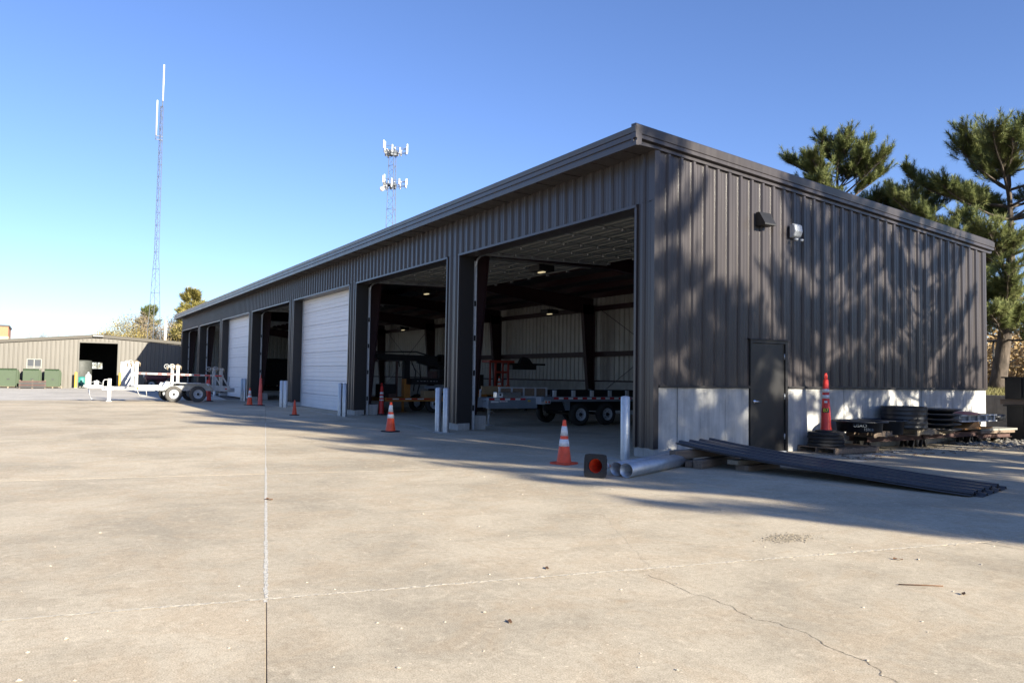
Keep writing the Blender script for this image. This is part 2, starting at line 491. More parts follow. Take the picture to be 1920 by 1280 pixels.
yard = thing('concrete_yard', None, None, kind='structure')
def slab(poly, m, gap=0.0012):
    if len(poly) < 3 or abs(area(poly)) < 0.3: return
    p = inset(poly, gap); q = inset(poly, gap + 0.004)
    n = len(p); b = MB()
    b.add([(x, y, -0.10) for x, y in p] + [(x, y, -0.007) for x, y in p] + [(x, y, 0) for x, y in q],
          [(i, (i + 1) % n, n + (i + 1) % n, n + i) for i in range(n)] + [(n + i, n + (i + 1) % n, 2 * n + (i + 1) % n, 2 * n + i) for i in range(n)] + [tuple(range(2 * n, 3 * n))])
    return b.build('slab', m, yard)

dA = Vector((-0.972, 0.236)).normalized(); nA = (-dA.y, dA.x)   # joint A direction and normal
dB = Vector((0.197, 0.980)).normalized(); nB = (dB.y, -dB.x)
pA = (6.68, -8.22)
pC0, pC1 = (2.0, -1.62), (6.83, -1.91)
nC = (-(pC1[1] - pC0[1]), pC1[0] - pC0[0]); lC = math.hypot(*nC); nC = (nC[0] / lC, nC[1] / lC)
YL = -31.0
big = [(YL, -40), (30, -40), (30, 15.2), (YL, 15.2)]
south = clip(big, pC0, nC, -1)
north = clip([(-54.5, -3.5), (30, -3.5), (30, 15.2), (-54.5, 15.2)], pC0, nC, 1)
strips = [south]
for off in (-6.3, 0.0):
    nx = []
    for s_ in strips:
        P_ = (pA[0] + nA[0] * off, pA[1] + nA[1] * off)
        for k in (1, -1):
            c_ = clip(s_, P_, nA, k)
            if len(c_) > 2: nx.append(c_)
    strips = nx
for t in (-13.2, -8.0, -4.6, 0.0, 6.2, 12.5, 18.8, 25.0, 31.2):
    nx = []
    P_ = (5.365 - dA[0] * 0 + dA[0] * t, -7.895 + dA[1] * t)
    for s_ in strips:
        for k in (1, -1):
            c_ = clip(s_, P_, nB, k)
            if len(c_) > 2 and abs(area(c_)) > 0.05: nx.append(c_)
    strips = nx
for s_ in strips: slab(s_, 'slab')
cells = [north]
for x in [-0.2] + [-7.75 - 7.62 * k for k in range(6)] + [6.6, 14.0, 22.0]:
    nx = []
    for s_ in cells:
        for k in (1, -1):
            c_ = clip(s_, (x, 0), (1, 0), k)
            if len(c_) > 2 and abs(area(c_)) > 0.05: nx.append(c_)
    cells = nx
for yy in (0.36, 5.6):
    nx = []
    for s_ in cells:
        for k in (1, -1):
            c_ = clip(s_, (0, yy), (0, 1), k)
            if len(c_) > 2 and abs(area(c_)) > 0.05: nx.append(c_)
    cells = nx
for s_ in cells: slab(s_, 'apron', 0.003)
g = MB()
lot_poly = [(-300, -200), (YL - 0.01, -200), (YL - 0.01, -1.0), (-54.6, 1.6), (-54.6, 60), (-300, 60)]
g.add([(x, y, -0.004) for x, y in lot_poly], [tuple(range(len(lot_poly)))])
g.add([(x, y, -0.02) for x, y in [(YL, -200), (300, -200), (300, -40.0), (YL, -40.0)]], [(0, 1, 2, 3)])
struct(g.build('parking_lot', 'lot'))

def ribbon(pts, w, z, jit=0.35, step=0.05):
    b = MB(); vs = []; fs = []
    P_ = [Vector((x, y, 0)) for x, y in pts]
    L = sum((P_[i + 1] - P_[i]).length for i in range(len(P_) - 1))
    N = max(2, int(L / step))
    def at(t):
        d = t * L
        for i in range(len(P_) - 1):
            l = (P_[i + 1] - P_[i]).length
            if d <= l or i == len(P_) - 2: return P_[i].lerp(P_[i + 1], d / l), (P_[i + 1] - P_[i]).normalized()
            d -= l
    for k in range(N + 1):
        p, d = at(k / N)
        n = Vector((-d.y, d.x, 0))
        a = w * (1 + random.uniform(-jit, jit)); c = w * (1 + random.uniform(-jit, jit))
        vs += [tuple(p + n * a + Vector((0, 0, z))), tuple(p - n * c + Vector((0, 0, z)))]
    fs = [(2 * k, 2 * k + 1, 2 * k + 3, 2 * k + 2) for k in range(N)]
    b.add(vs, fs)
    return b
def onA(t): return (pA[0] + dA[0] * t, pA[1] + dA[1] * t)
ribbon([onA(1.28), onA(8.3)], 0.013, 0.0015, 0.5, 0.03).build('joint_mortar', 'seal', yard)
ribbon([onA(8.3), onA(19)], 0.006, 0.0015, 0.5, 0.06).build('joint_mortar', 'seal', yard)
ribbon([(4.3, -13.3), (5.365, -7.895), (6.52, -2.1)], 0.017, 0.0016, 0.7, 0.03).build('joint_edge', 'spall', yard)
def wiggle(pts, amp, n):
    out = []
    for i in range(len(pts) - 1):
        a, b = Vector(pts[i]), Vector(pts[i + 1]); d = b - a; nn = Vector((-d.y, d.x)).normalized()
        off = 0
        for k in range(n):
            off = off * 0.7 + random.uniform(-amp, amp)
            out.append(tuple(a + d * (k / n) + nn * (off if k else 0)))
    out.append(pts[-1]); return out
c2 = [(6.029, -5.409), (6.368, -5.451), (6.61, -5.45), (6.842, -5.458), (7.09, -5.55), (7.191, -5.487), (7.398, -5.474), (7.635, -5.567), (7.842, -5.581), (7.968, -5.665), (8.107, -5.716), (8.5, -5.95)]
ribbon(wiggle(c2, 0.014, 7), 0.0018, 0.0018, 0.95, 0.008).build('crack', 'crack', yard)
ribbon(wiggle([(2.71, -3.58), (3.86, -4.12), (5.1, -4.83), (5.52, -5.07), (5.98, -5.30)], 0.02, 12), 0.0010, 0.0016, 0.95, 0.012).build('crack', 'crack_pale', yard)
ribbon(wiggle([(6.55, -2.05), (7.6, -2.0), (8.4, -1.9)], 0.015, 10), 0.004, 0.0018, 0.8, 0.02).build('crack', 'crack', yard)

def dust(cx, cy, rx, ry, seed):
    rg = random.Random(seed); b = MB(); n = 22
    for k in range(5):
        x, y = cx + rg.gauss(0, rx * 0.6), cy + rg.gauss(0, ry * 0.5); ph = rg.uniform(0, 6)
        sx, sy = rx * rg.uniform(0.15, 0.45), ry * rg.uniform(0.15, 0.5)
        vs = [(x, y, 0.0012 + 0.0002 * k)] + [(x + sx * math.cos(a) * rg.uniform(0.6, 1.25), y + sy * math.sin(a) * rg.uniform(0.6, 1.25), 0.0012 + 0.0002 * k) for a in np.linspace(0, 2 * math.pi, n, endpoint=False)]
        b.add(vs, [(0, 1 + i, 1 + (i + 1) % n) for i in range(n)])
    o = b.build('dust_patch', 'dust', yard); o['kind'] = 'stuff'
for i, (x, y, rx, ry) in enumerate([(-7.5, -0.55, 0.9, 0.25), (-15.3, -0.5, 1.0, 0.25), (-0.4, -0.55, 0.7, 0.25), (-9.5, -0.35, 1.0, 0.12), (-17.5, -0.45, 1.2, 0.15), (-22.9, -0.5, 0.9, 0.2), (1.2, 3.2, 0.5, 0.25), (1.1, 4.6, 0.4, 0.6)]): dust(x, y, rx, ry, i)
# ================================================================== GARAGE
L = 10.76; XE = -53.62; BAY = 7.62; HD = 4.482
def zroof(y): return 5.42 - 0.0725 * y
GAR = thing('storage_garage', 'long dark brown ribbed metal garage with seven open and closed bays', 'garage')

def rprof(t):
    u = (t + 0.1524) % 0.3048 - 0.1524
    return u
def rib_cols(t0, t1, minor=True, h=0.042):
    ts = set([t0, t1])
    k0 = int(math.floor(t0 / 0.3048)) - 1; k1 = int(math.ceil(t1 / 0.3048)) + 1
    pts = []
    for k in range(k0, k1 + 1):
        c = k * 0.3048
        seq = [(-0.050, 0), (-0.026, h), (0.026, h), (0.050, 0)]
        if minor: seq += [(0.100, 0), (0.107, 0.006), (0.119, 0.006), (0.126, 0), (0.179, 0), (0.186, 0.006), (0.198, 0.006), (0.205, 0)]
        pts += [(c + a, d) for a, d in seq]
    pts.sort()
    def dep(t):
        for i in range(len(pts) - 1):
            if pts[i][0] <= t <= pts[i + 1][0]:
                a, b = pts[i], pts[i + 1]
                return a[1] + (b[1] - a[1]) * ((t - a[0]) / max(1e-9, b[0] - a[0]))
        return 0
    res = [(t0, dep(t0))] + [p for p in pts if t0 + 1e-4 < p[0] < t1 - 1e-4] + [(t1, dep(t1))]
    return res
def rib_panel(t0, t1, zb, zt, fr, minor=True, h=0.042):
    cols = rib_cols(t0, t1, minor, h)
    b = MB(); vs = []
    for t, d in cols:
        vs += [fr(t, d, zb(t) if callable(zb) else zb), fr(t, d, zt(t) if callable(zt) else zt)]
    b.add(vs, [(2 * i, 2 * i + 2, 2 * i + 3, 2 * i + 1) for i in range(len(cols) - 1)])
    return b

fr_end = lambda t, d, z: (d, t, z)
fr_front = lambda t, d, z: (t, -d, z)
DY0, DY1, DT = 2.385, 3.445, 2.165
# end wall panels
edges = [0.065 + 0.9144 * i for i in range(12)] + [L - 0.05]
for i in range(len(edges) - 1):
    a, b_ = edges[i], edges[i + 1]
    segs = []
    cuts = sorted(set([a, b_] + [c for c in (DY0, DY1) if a < c < b_]))
    for k in range(len(cuts) - 1):
        mid = (cuts[k] + cuts[k + 1]) / 2
        rib_panel(cuts[k], cuts[k + 1], (DT + 0.02) if DY0 < mid < DY1 else 1.262, lambda t: zroof(t) + 0.02, fr_end).build('wall_panel', 'brown', GAR)
# far end wall (its inner face shows through the last bay)
for i in range(12):
    a = 0.065 + 0.9144 * i; b_ = min(L - 0.05, a + 0.9144)
    if b_ - a < 0.1: continue
    rib_panel(a, b_, 0.0, lambda t: zroof(t) + 0.24, lambda t, d, z: (XE - d, t, z), False).build('far_wall_panel', 'galvd', GAR)
# back wall
nback = 58
for i in range(nback):
    x0 = XE + 0.03 + i * (0.0 - XE - 0.06) / nback; x1 = XE + 0.03 + (i + 1) * (0.0 - XE - 0.06) / nback
    rib_panel(x0, x1, 1.24, zroof(L) + 0.245, lambda t, d, z: (t, L - 0.10 + d, z), False).build('back_wall_panel', 'liner', GAR)
# header panels over the bays
for i in range(nback):
    x0 = XE + 0.10 + i * (-0.12 - XE - 0.10) / nback; x1 = XE + 0.10 + (i + 1) * (-0.12 - XE - 0.10) / nback
    rib_panel(x0, x1, HD + 0.045, zroof(0) + 0.02, fr_front).build('header_panel', 'brown', GAR)
# pillars between bays
openings = [(-7.40 - BAY * k, -0.50 - BAY * k) for k in range(7)]
pill = [(-0.50, 0.0)] + [(-8.12 - BAY * k, -7.40 - BAY * k) for k in range(6)] + [(XE, -7.40 - BAY * 6)]
for k, (a, b_) in enumerate(pill):
    rib_panel(a + 0.05, b_ - 0.05, 0.17, HD + 0.05, fr_front, True).build('pillar_panel', 'brown', GAR)
    j = MB()
    # corner trims and jamb returns
    j.box((a - 0.003, -0.042, 0.165), (a + 0.055, 0.0, HD + 0.04)); j.box((b_ - 0.055, -0.042, 0.165), (b_ + 0.003, 0.0, HD + 0.04))
    j.build('corner_trim', 'brown', GAR)
    if k != 6:
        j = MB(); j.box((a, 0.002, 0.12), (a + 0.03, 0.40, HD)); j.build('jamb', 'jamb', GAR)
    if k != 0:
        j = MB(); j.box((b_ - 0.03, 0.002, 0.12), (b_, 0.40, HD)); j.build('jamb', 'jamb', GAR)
    p = MB(); p.box((a - 0.02, 0.0, 0), (b_ + 0.02 if k else b_, 0.34, 0.175)); 
    bev(p.build('pier_curb', 'pier', GAR), 0.01)
# end corner trim
c = MB(); c.box((0.0, -0.043, 0.17), (0.040, 0.075, zroof(0) + 0.0)); c.box((-0.125, -0.0425, HD + 0.05), (-0.0005, -0.001, zroof(0)))
c.build('corner_trim', 'brown', GAR)
c = MB(); c.box((0.0, L - 0.05, 1.26), (0.040, L + 0.03, zroof(L))); c.build('corner_trim', 'brown', GAR)
for k, (a, b_) in enumerate(openings):
    h = MB()
    h.prism([(-0.052, HD - 0.005), (-0.052, HD + 0.045), (-0.006, HD + 0.060), (0.40, HD + 0.060), (0.40, HD)], 'x', a - 0.05, b_ + 0.05)
    h.build('header_trim', 'brown', GAR)
# soffit, gutter and rake trims
ns = 58
proto = None
w = (0.10 - XE) / ns
b = MB(); b.box((0.004, -0.515, 5.415), (w - 0.004, -0.002, 5.43)); b.box((w * 0.48, -0.515, 5.405), (w * 0.52, -0.002, 5.4149))
proto = b.build('soffit_panel', 'brown', GAR, (XE, 0, 0))
for i in range(1, ns): link_copy(proto, GAR, (XE + w * i, 0, 0))
gut = [(-0.50, 5.398), (-0.545, 5.398), (-0.550, 5.475), (-0.525, 5.482), (-0.525, 5.525), (-0.552, 5.532), (-0.556, 5.615), (-0.540, 5.622), (-0.562, 5.632), (-0.572, 5.722), (-0.555, 5.735), (-0.42, 5.742), (-0.42, 5.43)]
w = (0.125 - (XE - 0.12)) / 9
b = MB(); b.prism(gut, 'x', 0.0015, w - 0.0015)
proto = b.build('gutter', 'brown', GAR, (XE - 0.12, 0, 0))
for i in range(1, 9): link_copy(proto, GAR, (XE - 0.12 + w * i, 0, 0))
rake = [(0.041, 0.0), (0.058, 0.0), (0.058, 0.045), (0.046, 0.05), (0.046, 0.070), (0.118, 0.080), (0.118, 0.140), (0.108, 0.146), (0.124, 0.158), (0.134, 0.300), (0.118, 0.318), (0.0, 0.325), (0.0, 0.0)]
ys = [-0.555, 2.6, 5.4, 8.2, 10.80]
for i in range(len(ys) - 1):
    b = MB(); n = len(rake)
    y0, y1 = ys[i] + 0.001, ys[i + 1] - 0.001
    vs = [(x, y0, zroof(y0) + dz) for x, dz in rake] + [(x, y1, zroof(y1) + dz) for x, dz in rake]
    b.add(vs, [tuple(range(n)), tuple(range(n, 2 * n))] + [(k, (k + 1) % n, n + (k + 1) % n, n + k) for k in range(n)])
    b.build('rake_trim', 'brown', GAR)
b = MB()
vs = []; n = len(rake)
for y, s_, dd in ((10.801, 1.0, 0), (10.95, 0.97, 0.0), (11.03, 0.80, 0.03)):
    vs += [(x, y, zroof(y) + dd + dz * s_) for x, dz in rake]
fs = [tuple(range(n)), tuple(range(2 * n, 3 * n))]
for j_ in range(2): fs += [(j_ * n + k, j_ * n + (k + 1) % n, (j_ + 1) * n + (k + 1) % n, (j_ + 1) * n + k) for k in range(n)]
b.add(vs, fs); b.build('rake_end', 'brown', GAR)
b = MB(); b.prism([(-0.50, 5.40), (0.0, 5.43), (0.0, 5.455), (-0.50, 5.455)], 'x', -0.02, 0.0405); b.build('soffit_return', 'brown', GAR)
# roof sheet with purlins
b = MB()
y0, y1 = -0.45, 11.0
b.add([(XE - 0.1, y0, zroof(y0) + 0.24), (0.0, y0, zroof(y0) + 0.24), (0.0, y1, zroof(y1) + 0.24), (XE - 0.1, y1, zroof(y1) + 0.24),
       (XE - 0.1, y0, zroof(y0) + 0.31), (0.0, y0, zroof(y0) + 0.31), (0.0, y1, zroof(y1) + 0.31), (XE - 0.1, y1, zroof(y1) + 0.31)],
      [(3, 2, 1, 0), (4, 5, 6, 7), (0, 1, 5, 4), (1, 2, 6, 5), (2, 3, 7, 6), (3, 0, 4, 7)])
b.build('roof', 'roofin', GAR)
b = MB(); b.box((XE, 0, 0), (-0.02, 0.05, 0.20)); b.box((XE, 0.0, -0.001), (-0.02, 0.08, 0.0)); proto = None
for i in range(8):
    y = 0.6 + i * 1.4
    if proto is None: proto = b.build('purlin', 'red_iron', GAR, (0, y, zroof(y) + 0.035))
    else: link_copy(proto, GAR, (0, y, zroof(y) + 0.035))
# foundation (stem) walls
def stem(y0, y1, seams):
    b = MB(); b.box((-0.20, y0, 0), (0.012, y1, 1.238)); o = bev(b.build('stem_wall', 'stem', GAR), 0.008)
    s_ = MB()
    s_.box((0.0122, y0 + 0.02, 1.028), (0.0165, y1 - 0.02, 1.036))
    for y in seams: s_.box((0.0124, y - 0.004, 0.02), (0.0175, y + 0.004, 1.027))
    if y1 - y0 > 0.8: s_.build('form_seam', 'stem', o)
stem(0.004, 0.535, [])
stem(0.555, DY0 - 0.02, [1.12, 1.74])
stem(DY1 + 0.02, 5.22, [4.05, 4.66]); stem(5.24, 8.02, [5.85, 6.46, 7.07, 7.6]); stem(8.04, 10.35, [8.65, 9.3, 9.75]); stem(10.37, L, [])
b = MB(); b.box((-0.14, 0.55, 0), (-0.005, L - 0.02, 1.23)); b.build('stem_core', 'wall_r', GAR)
b = MB(); b.box((-0.02, 0.08, 1.239), (0.056, DY0 - 0.005, 1.282)); b.build('base_trim', 'jamb', GAR)  # ledge trims, thick and dark to draw the shadow line under the panels
b = MB(); b.box((-0.02, DY1 + 0.005, 1.239), (0.056, L - 0.005, 1.282)); b.build('base_trim', 'jamb', GAR)
b = MB()
for i in range(7):
    b = MB(); x1 = -0.22 - BAY * i; x0 = max(XE, x1 - BAY + 0.02)
    b.box((x0, L - 0.34, 0), (x1, L - 0.08, 1.24)); b.build('back_stem_wall', 'pier', GAR)
# man door
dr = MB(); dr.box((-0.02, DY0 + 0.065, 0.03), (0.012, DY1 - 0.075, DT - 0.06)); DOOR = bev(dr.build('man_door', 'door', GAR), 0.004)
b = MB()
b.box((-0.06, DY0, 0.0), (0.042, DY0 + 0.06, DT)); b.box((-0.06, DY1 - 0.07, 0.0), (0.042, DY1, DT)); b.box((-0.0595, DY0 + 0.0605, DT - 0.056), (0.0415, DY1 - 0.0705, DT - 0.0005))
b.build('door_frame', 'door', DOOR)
b = MB(); b.prism([(0.0, DT + 0.0), (0.075, DT + 0.0), (0.075, DT + 0.012), (0.0, DT + 0.03)], 'y', DY0 - 0.05, DY1 + 0.05)
# prism on 'y' uses (x, z)
b.build('drip_cap', 'jamb', DOOR)
b = MB(); b.box((-0.05, DY0 + 0.06, 0.0), (0.06, DY1 - 0.07, 0.022)); b.build('threshold', 'lgrey', DOOR)
b = MB(); b.lathe([(0.0, 0.012), (0.036, 0.012), (0.036, 0.024), (0.018, 0.028), (0.014, 0.06), (0.0, 0.06)], 16, (0, DY0 + 0.135, 0.985), 0, 'x')
b.tube([(0.056, DY0 + 0.135, 0.985), (0.058, DY0 + 0.17, 0.985), (0.056, DY0 + 0.27, 0.980)], [0.013, 0.011, 0.010], 8)
b.build('handle', 'chrome', DOOR)
for z in (0.30, 1.08, 1.86):
    b = MB(); b.tube([(0.02, DY1 - 0.075, z - 0.055), (0.02, DY1 - 0.075, z + 0.055)], 0.012, 8); b.build('hinge', 'galv', DOOR)
# vent hood and flood light
b = MB()
b.prism([(0.036, 4.36), (0.26, 4.36), (0.26, 4.39), (0.12, 4.62), (0.036, 4.62)], 'y', 2.53, 2.84)
VENT = b.build('vent_hood', 'black', GAR)
FL = thing('flood_light', 'grey flood light mounted high on the ribbed end wall', 'light', (0.036, 3.60, 4.33))
b = MB(); b.box((0.0, -0.10, -0.10), (0.05, 0.10, 0.16)); bev(b.build('back_box', 'flood', FL), 0.012)
b = MB(); b.prism([(0.05, -0.10), (0.12, -0.08), (0.16, 0.02), (0.14, 0.15), (0.05, 0.19)], 'y', -0.115, 0.115); bev(b.build('housing', 'flood', FL), 0.03, 3)
b = MB(); b.lathe([(0.0, -0.165), (0.04, -0.165), (0.045, -0.12), (0.0, -0.12)], 12, (0.10, -0.03, 0)); b.build('sensor', 'flood', FL)
b = MB(); b.lathe([(0.0, -0.175), (0.03, -0.175), (0.035, -0.13), (0.0, -0.13)], 12, (0.14, 0.09, 0)); b.build('sensor', 'flood', FL)

# steel frames
fx = [-0.30] + [-7.75 - BAY * k for k in range(6)] + [XE + 0.25]
for i, x in enumerate(fx):
    b = MB()
    def taper(xc, yb0, yb1, yt0, yt1, z0, z1, fl=0.10):
        b.prism([(yb0, z0), (yb1, z0), (yt1, z1), (yt0, z1)], 'x', xc - 0.006, xc + 0.006)
        for (ya, yb_) in ((yb0, yt0), (yb1, yt1)):
            b.beam((xc, ya, z0), (xc, yb_, z1), 2 * fl, 0.016, 0, (0, 1, 0))
    taper(x, 0.48, 0.68, 0.48, 1.02, 0.37, 4.95)
    b.build('steel_column', 'red_iron', GAR)
    p = MB(); p.box((x - 0.27, 0.44, 0), (x + 0.30, 0.86, 0.36)); bev(p.build('pedestal', 'pier', GAR), 0.012)
    b = MB(); taper(x, L - 0.62, L - 0.38, L - 1.0, L - 0.38, 0.2, 4.4)
    b.build('steel_column', 'red_iron', GAR)
    b = MB()
    b.prism([(0.49, 4.60), (1.1, 4.62), (5.3, 4.62), (L - 1.1, 4.05), (L - 0.4, 4.0), (L - 0.4, zroof(L) + 0.02), (0.49, zroof(0.49) + 0.02)], 'x', x - 0.006, x + 0.006)
    for ya, za, yb_, zb in ((1.1, 4.62, 5.3, 4.62), (5.3, 4.62, L - 1.1, 4.05)):
        b.beam((x, ya, za), (x, yb_, zb), 0.2, 0.016)
    b.build('rafter', 'red_iron', GAR)
for i in range(7):
    x1, x0 = fx[i] - 0.02, fx[i + 1] + 0.02
    for z in (2.37, 4.25):
        b = MB(); b.box((x0, L - 0.36, z - 0.10), (x1, L - 0.345, z + 0.10)); b.box((x0, L - 0.345, z + 0.085), (x1, L - 0.14, z + 0.10)); b.box((x0, L - 0.345, z - 0.10), (x1, L - 0.32, z - 0.085))
        b.build('girt', 'red_iron', GAR)
    b = MB(); b.box((x0, L - 0.36, 1.241), (x1, L - 0.11, 1.30)); b.build('base_angle', 'red_iron', GAR)
for (x0, x1) in ((fx[1] - 0.3, fx[2] + 0.3), (fx[4] - 0.3, fx[5] + 0.3)):
    b = MB(); b.tube([(x0, L - 0.42, 0.6), (x1, L - 0.42, 4.3)], 0.013, 6); b.build('brace_rod', 'black', GAR)
    b = MB(); b.tube([(x0, L - 0.47, 4.3), (x1, L - 0.47, 0.6)], 0.013, 6); b.build('brace_rod', 'black', GAR)
# ceiling lamps
for n_, (x, y, z) in enumerate([(-8.3, 3.1, 4.42), (-15.9, 3.0, 4.42), (-16.6, 9.0, 4.05), (-32.0, 9.0, 4.05)]):
    lp = thing('ceiling_lamp', ['black boxed lamp under the raised door nearest the end wall', 'black boxed lamp high inside the second bay from the end wall',
               'lit boxed lamp deep inside before the pale back wall', 'small lit lamp far down the garage by the back wall'][n_], 'lamp', (x, y, z), group='lit lamps hanging inside the garage')
    b = MB(); b.box((-0.27, -0.27, 0.0), (0.27, 0.27, 0.17)); bev(b.build('housing', 'black', lp), 0.02)
    b = MB(); b.box((-0.13, -0.05, -0.03), (0.13, 0.05, -0.001)); b.build('diffuser', 'lamp', lp)
    b = MB(); b.tube([(0, 0, 0.17), (0, 0, 0.55)], 0.012, 6); b.build('hanger', 'black', lp)

# doors
def section_mesh(name, raised):
    b = MB(); wd = 6.94; H = HD / 8
    prof = [(0.0, 0.0), (0.0, 0.010), (-0.016, 0.022), (-0.016, 0.13), (0.004, 0.140), (0.004, 0.152), (-0.016, 0.162), (-0.016, H * 0.5 + 0.03), (0.004, H * 0.5 + 0.040), (0.004, H * 0.5 + 0.052), (-0.016, H * 0.5 + 0.062), (-0.016, H - 0.115), (0.002, H - 0.106), (0.002, H - 0.096), (-0.016, H - 0.086), (-0.016, H - 0.026), (0.0, H - 0.016), (0.0, H - 0.010), (0.045, H - 0.010), (0.045, 0.0)]
    b.prism(prof, 'x', 0.0, wd)
    return b
b = section_mesh('door_section', False)
first = None
for k in (2, 4):
    a, b_ = openings[k]
    d = MB(); d.box((a - 0.04, 0.431, 0.0), (b_ + 0.04, 0.445, HD)); d.box((a, 0.40, 0.0), (b_, 0.4299, 0.03), 1)
    D = d.build('closed_door', ['jamb', 'rubber'], GAR)
    D['label'] = 'closed white sectional overhead door'
    for i in range(8):
        if first is None:
            b.v = [(x, y, z) for x, y, z in b.v]
            first = b.build('door_section', 'white_door', D, (a - 0.02, 0.385, 0.012 + i * HD / 8))
        else: link_copy(first, D, (a - 0.02, 0.385, 0.012 + i * HD / 8))
    t = MB()
    t.box((a, 0.335, 0), (a + 0.10, 0.372, HD)); t.box((b_ - 0.06, 0.335, 0), (b_, 0.372, HD)); t.build('door_stop', 'lgrey', GAR)
# raised door: section lies flat, inside face down
rs = MB(); wd = 6.8; Hs = 0.515
rs.box((0, 0.004, 0.0), (wd, Hs - 0.004, 0.045))
rs.box((0, 0.004, -0.022), (wd, 0.05, 0.0)); rs.box((0, Hs - 0.05, -0.022), (wd, Hs - 0.004, 0.0)); rs.box((0, 0.21, -0.012), (wd, 0.30, 0.0))
for s_ in range(7):
    x = 0.03 + s_ * (wd - 0.12) / 6
    rs.box((x, 0.0505, -0.03), (x + 0.06, Hs - 0.0505, -0.0125), 1)
    rs.box((x + 0.005, Hs - 0.045, -0.075), (x + 0.06, Hs + 0.04, -0.0225), 1)
first = None
for k in (0, 1, 3, 5, 6):
    a, b_ = openings[k]
    D = bpy.data.objects.new('raised_door', None); COL.objects.link(D); D.parent = GAR
    for x in (a - 0.005, b_ - 0.055):
        t = MB()
        t.beam((x + 0.03, 0.75, HD + 0.10), (x + 0.03, 4.75, HD + 0.19), 0.05, 0.07)
        t.tube([(x + 0.03, 0.44, HD - 0.25), (x + 0.03, 0.48, HD - 0.06), (x + 0.03, 0.58, HD + 0.05), (x + 0.03, 0.75, HD + 0.10)], 0.03, 6)
        t.build('overhead_track', 'galv', D)
    D['label'] = 'open sectional door raised flat under the ceiling'
    for i in range(8):
        y = 0.60 + i * 0.52; z = HD + 0.175 + 0.02 * (y - 0.6)
        if first is None: first = rs.build('door_section', ['galvd', 'galv'], D, (a + 0.05, y, z))
        else: link_copy(first, D, (a + 0.05, y, z))
    t = MB(); t.tube([(a + 0.1, 0.52, HD + 0.33), (b_ - 0.1, 0.52, HD + 0.33)], 0.02, 8)
    for q in range(1): t.tube([(a + 2.0, 0.52, HD + 0.33), (b_ - 2.0, 0.52, HD + 0.33)], 0.07, 10)
    t.build('spring_shaft', 'black', GAR)
for k in range(7):
    a, b_ = openings[k]
    for x, s_ in ((a, 1), (b_, -1)):
        t = MB()
        t.box((min(x, x + s_ * 0.012), 0.405, 0.0), (max(x, x + s_ * 0.012), 0.49, HD - 0.1))
        t.box((min(x + s_ * 0.0125, x + s_ * 0.05), 0.455, 0.0), (max(x + s_ * 0.0125, x + s_ * 0.05), 0.468, HD - 0.2))
        for z in (0.5, 1.4, 2.3, 3.2): t.box((min(x + s_ * 0.0126, x + s_ * 0.045), 0.41, z), (max(x + s_ * 0.0126, x + s_ * 0.045), 0.4545, z + 0.14), 1)
        t.build('door_track', ['galv', 'black'], GAR)

# ================================================================== BOLLARDS
def bollard(x, y, label):
    t = thing('bollard', label, 'bollard', (x, y, 0), group='galvanised bollards guarding the bay pillars')
    b = MB(); b.lathe([(0.079, -0.02), (0.079, 1.068), (0.072, 1.078)], 24); b.build('pipe', 'galv', t)
    b = MB(); b.lathe([(0.0715, 1.062), (0.05, 1.085), (0.0, 1.095)], 20); b.build('cap', 'pier', t)
    return t
B0 = bollard(-0.043, -0.598, 'single galvanised bollard standing at the garage corner near the pipes')
names = [(-7.30, -0.60, 'galvanised bollard of the pair by the pillar behind the striped cone, farther from the corner'),
         (-6.86, -0.60, 'galvanised bollard of the pair by the pillar behind the striped cone, nearer the corner'),
         (-14.73, -0.60, 'far bollard of the pair overlapping the near closed white door'),
         (-14.28, -0.60, 'near bollard of the pair overlapping the near closed white door'),
         (-22.09, -0.60, 'far bollard of the pair behind the small plain orange cone'),
         (-21.50, -0.60, 'near bollard of the pair behind the small plain orange cone'),
         (-29.45, -0.60, 'far bollard of the pair beside the far closed white door'),
         (-28.90, -0.60, 'near bollard of the pair beside the far closed white door'),
         (-36.6, -0.60, 'pale bollard seen between the white trailer uprights')]
for x, y, l in names: dup(B0, (x, y, 0), None, l)

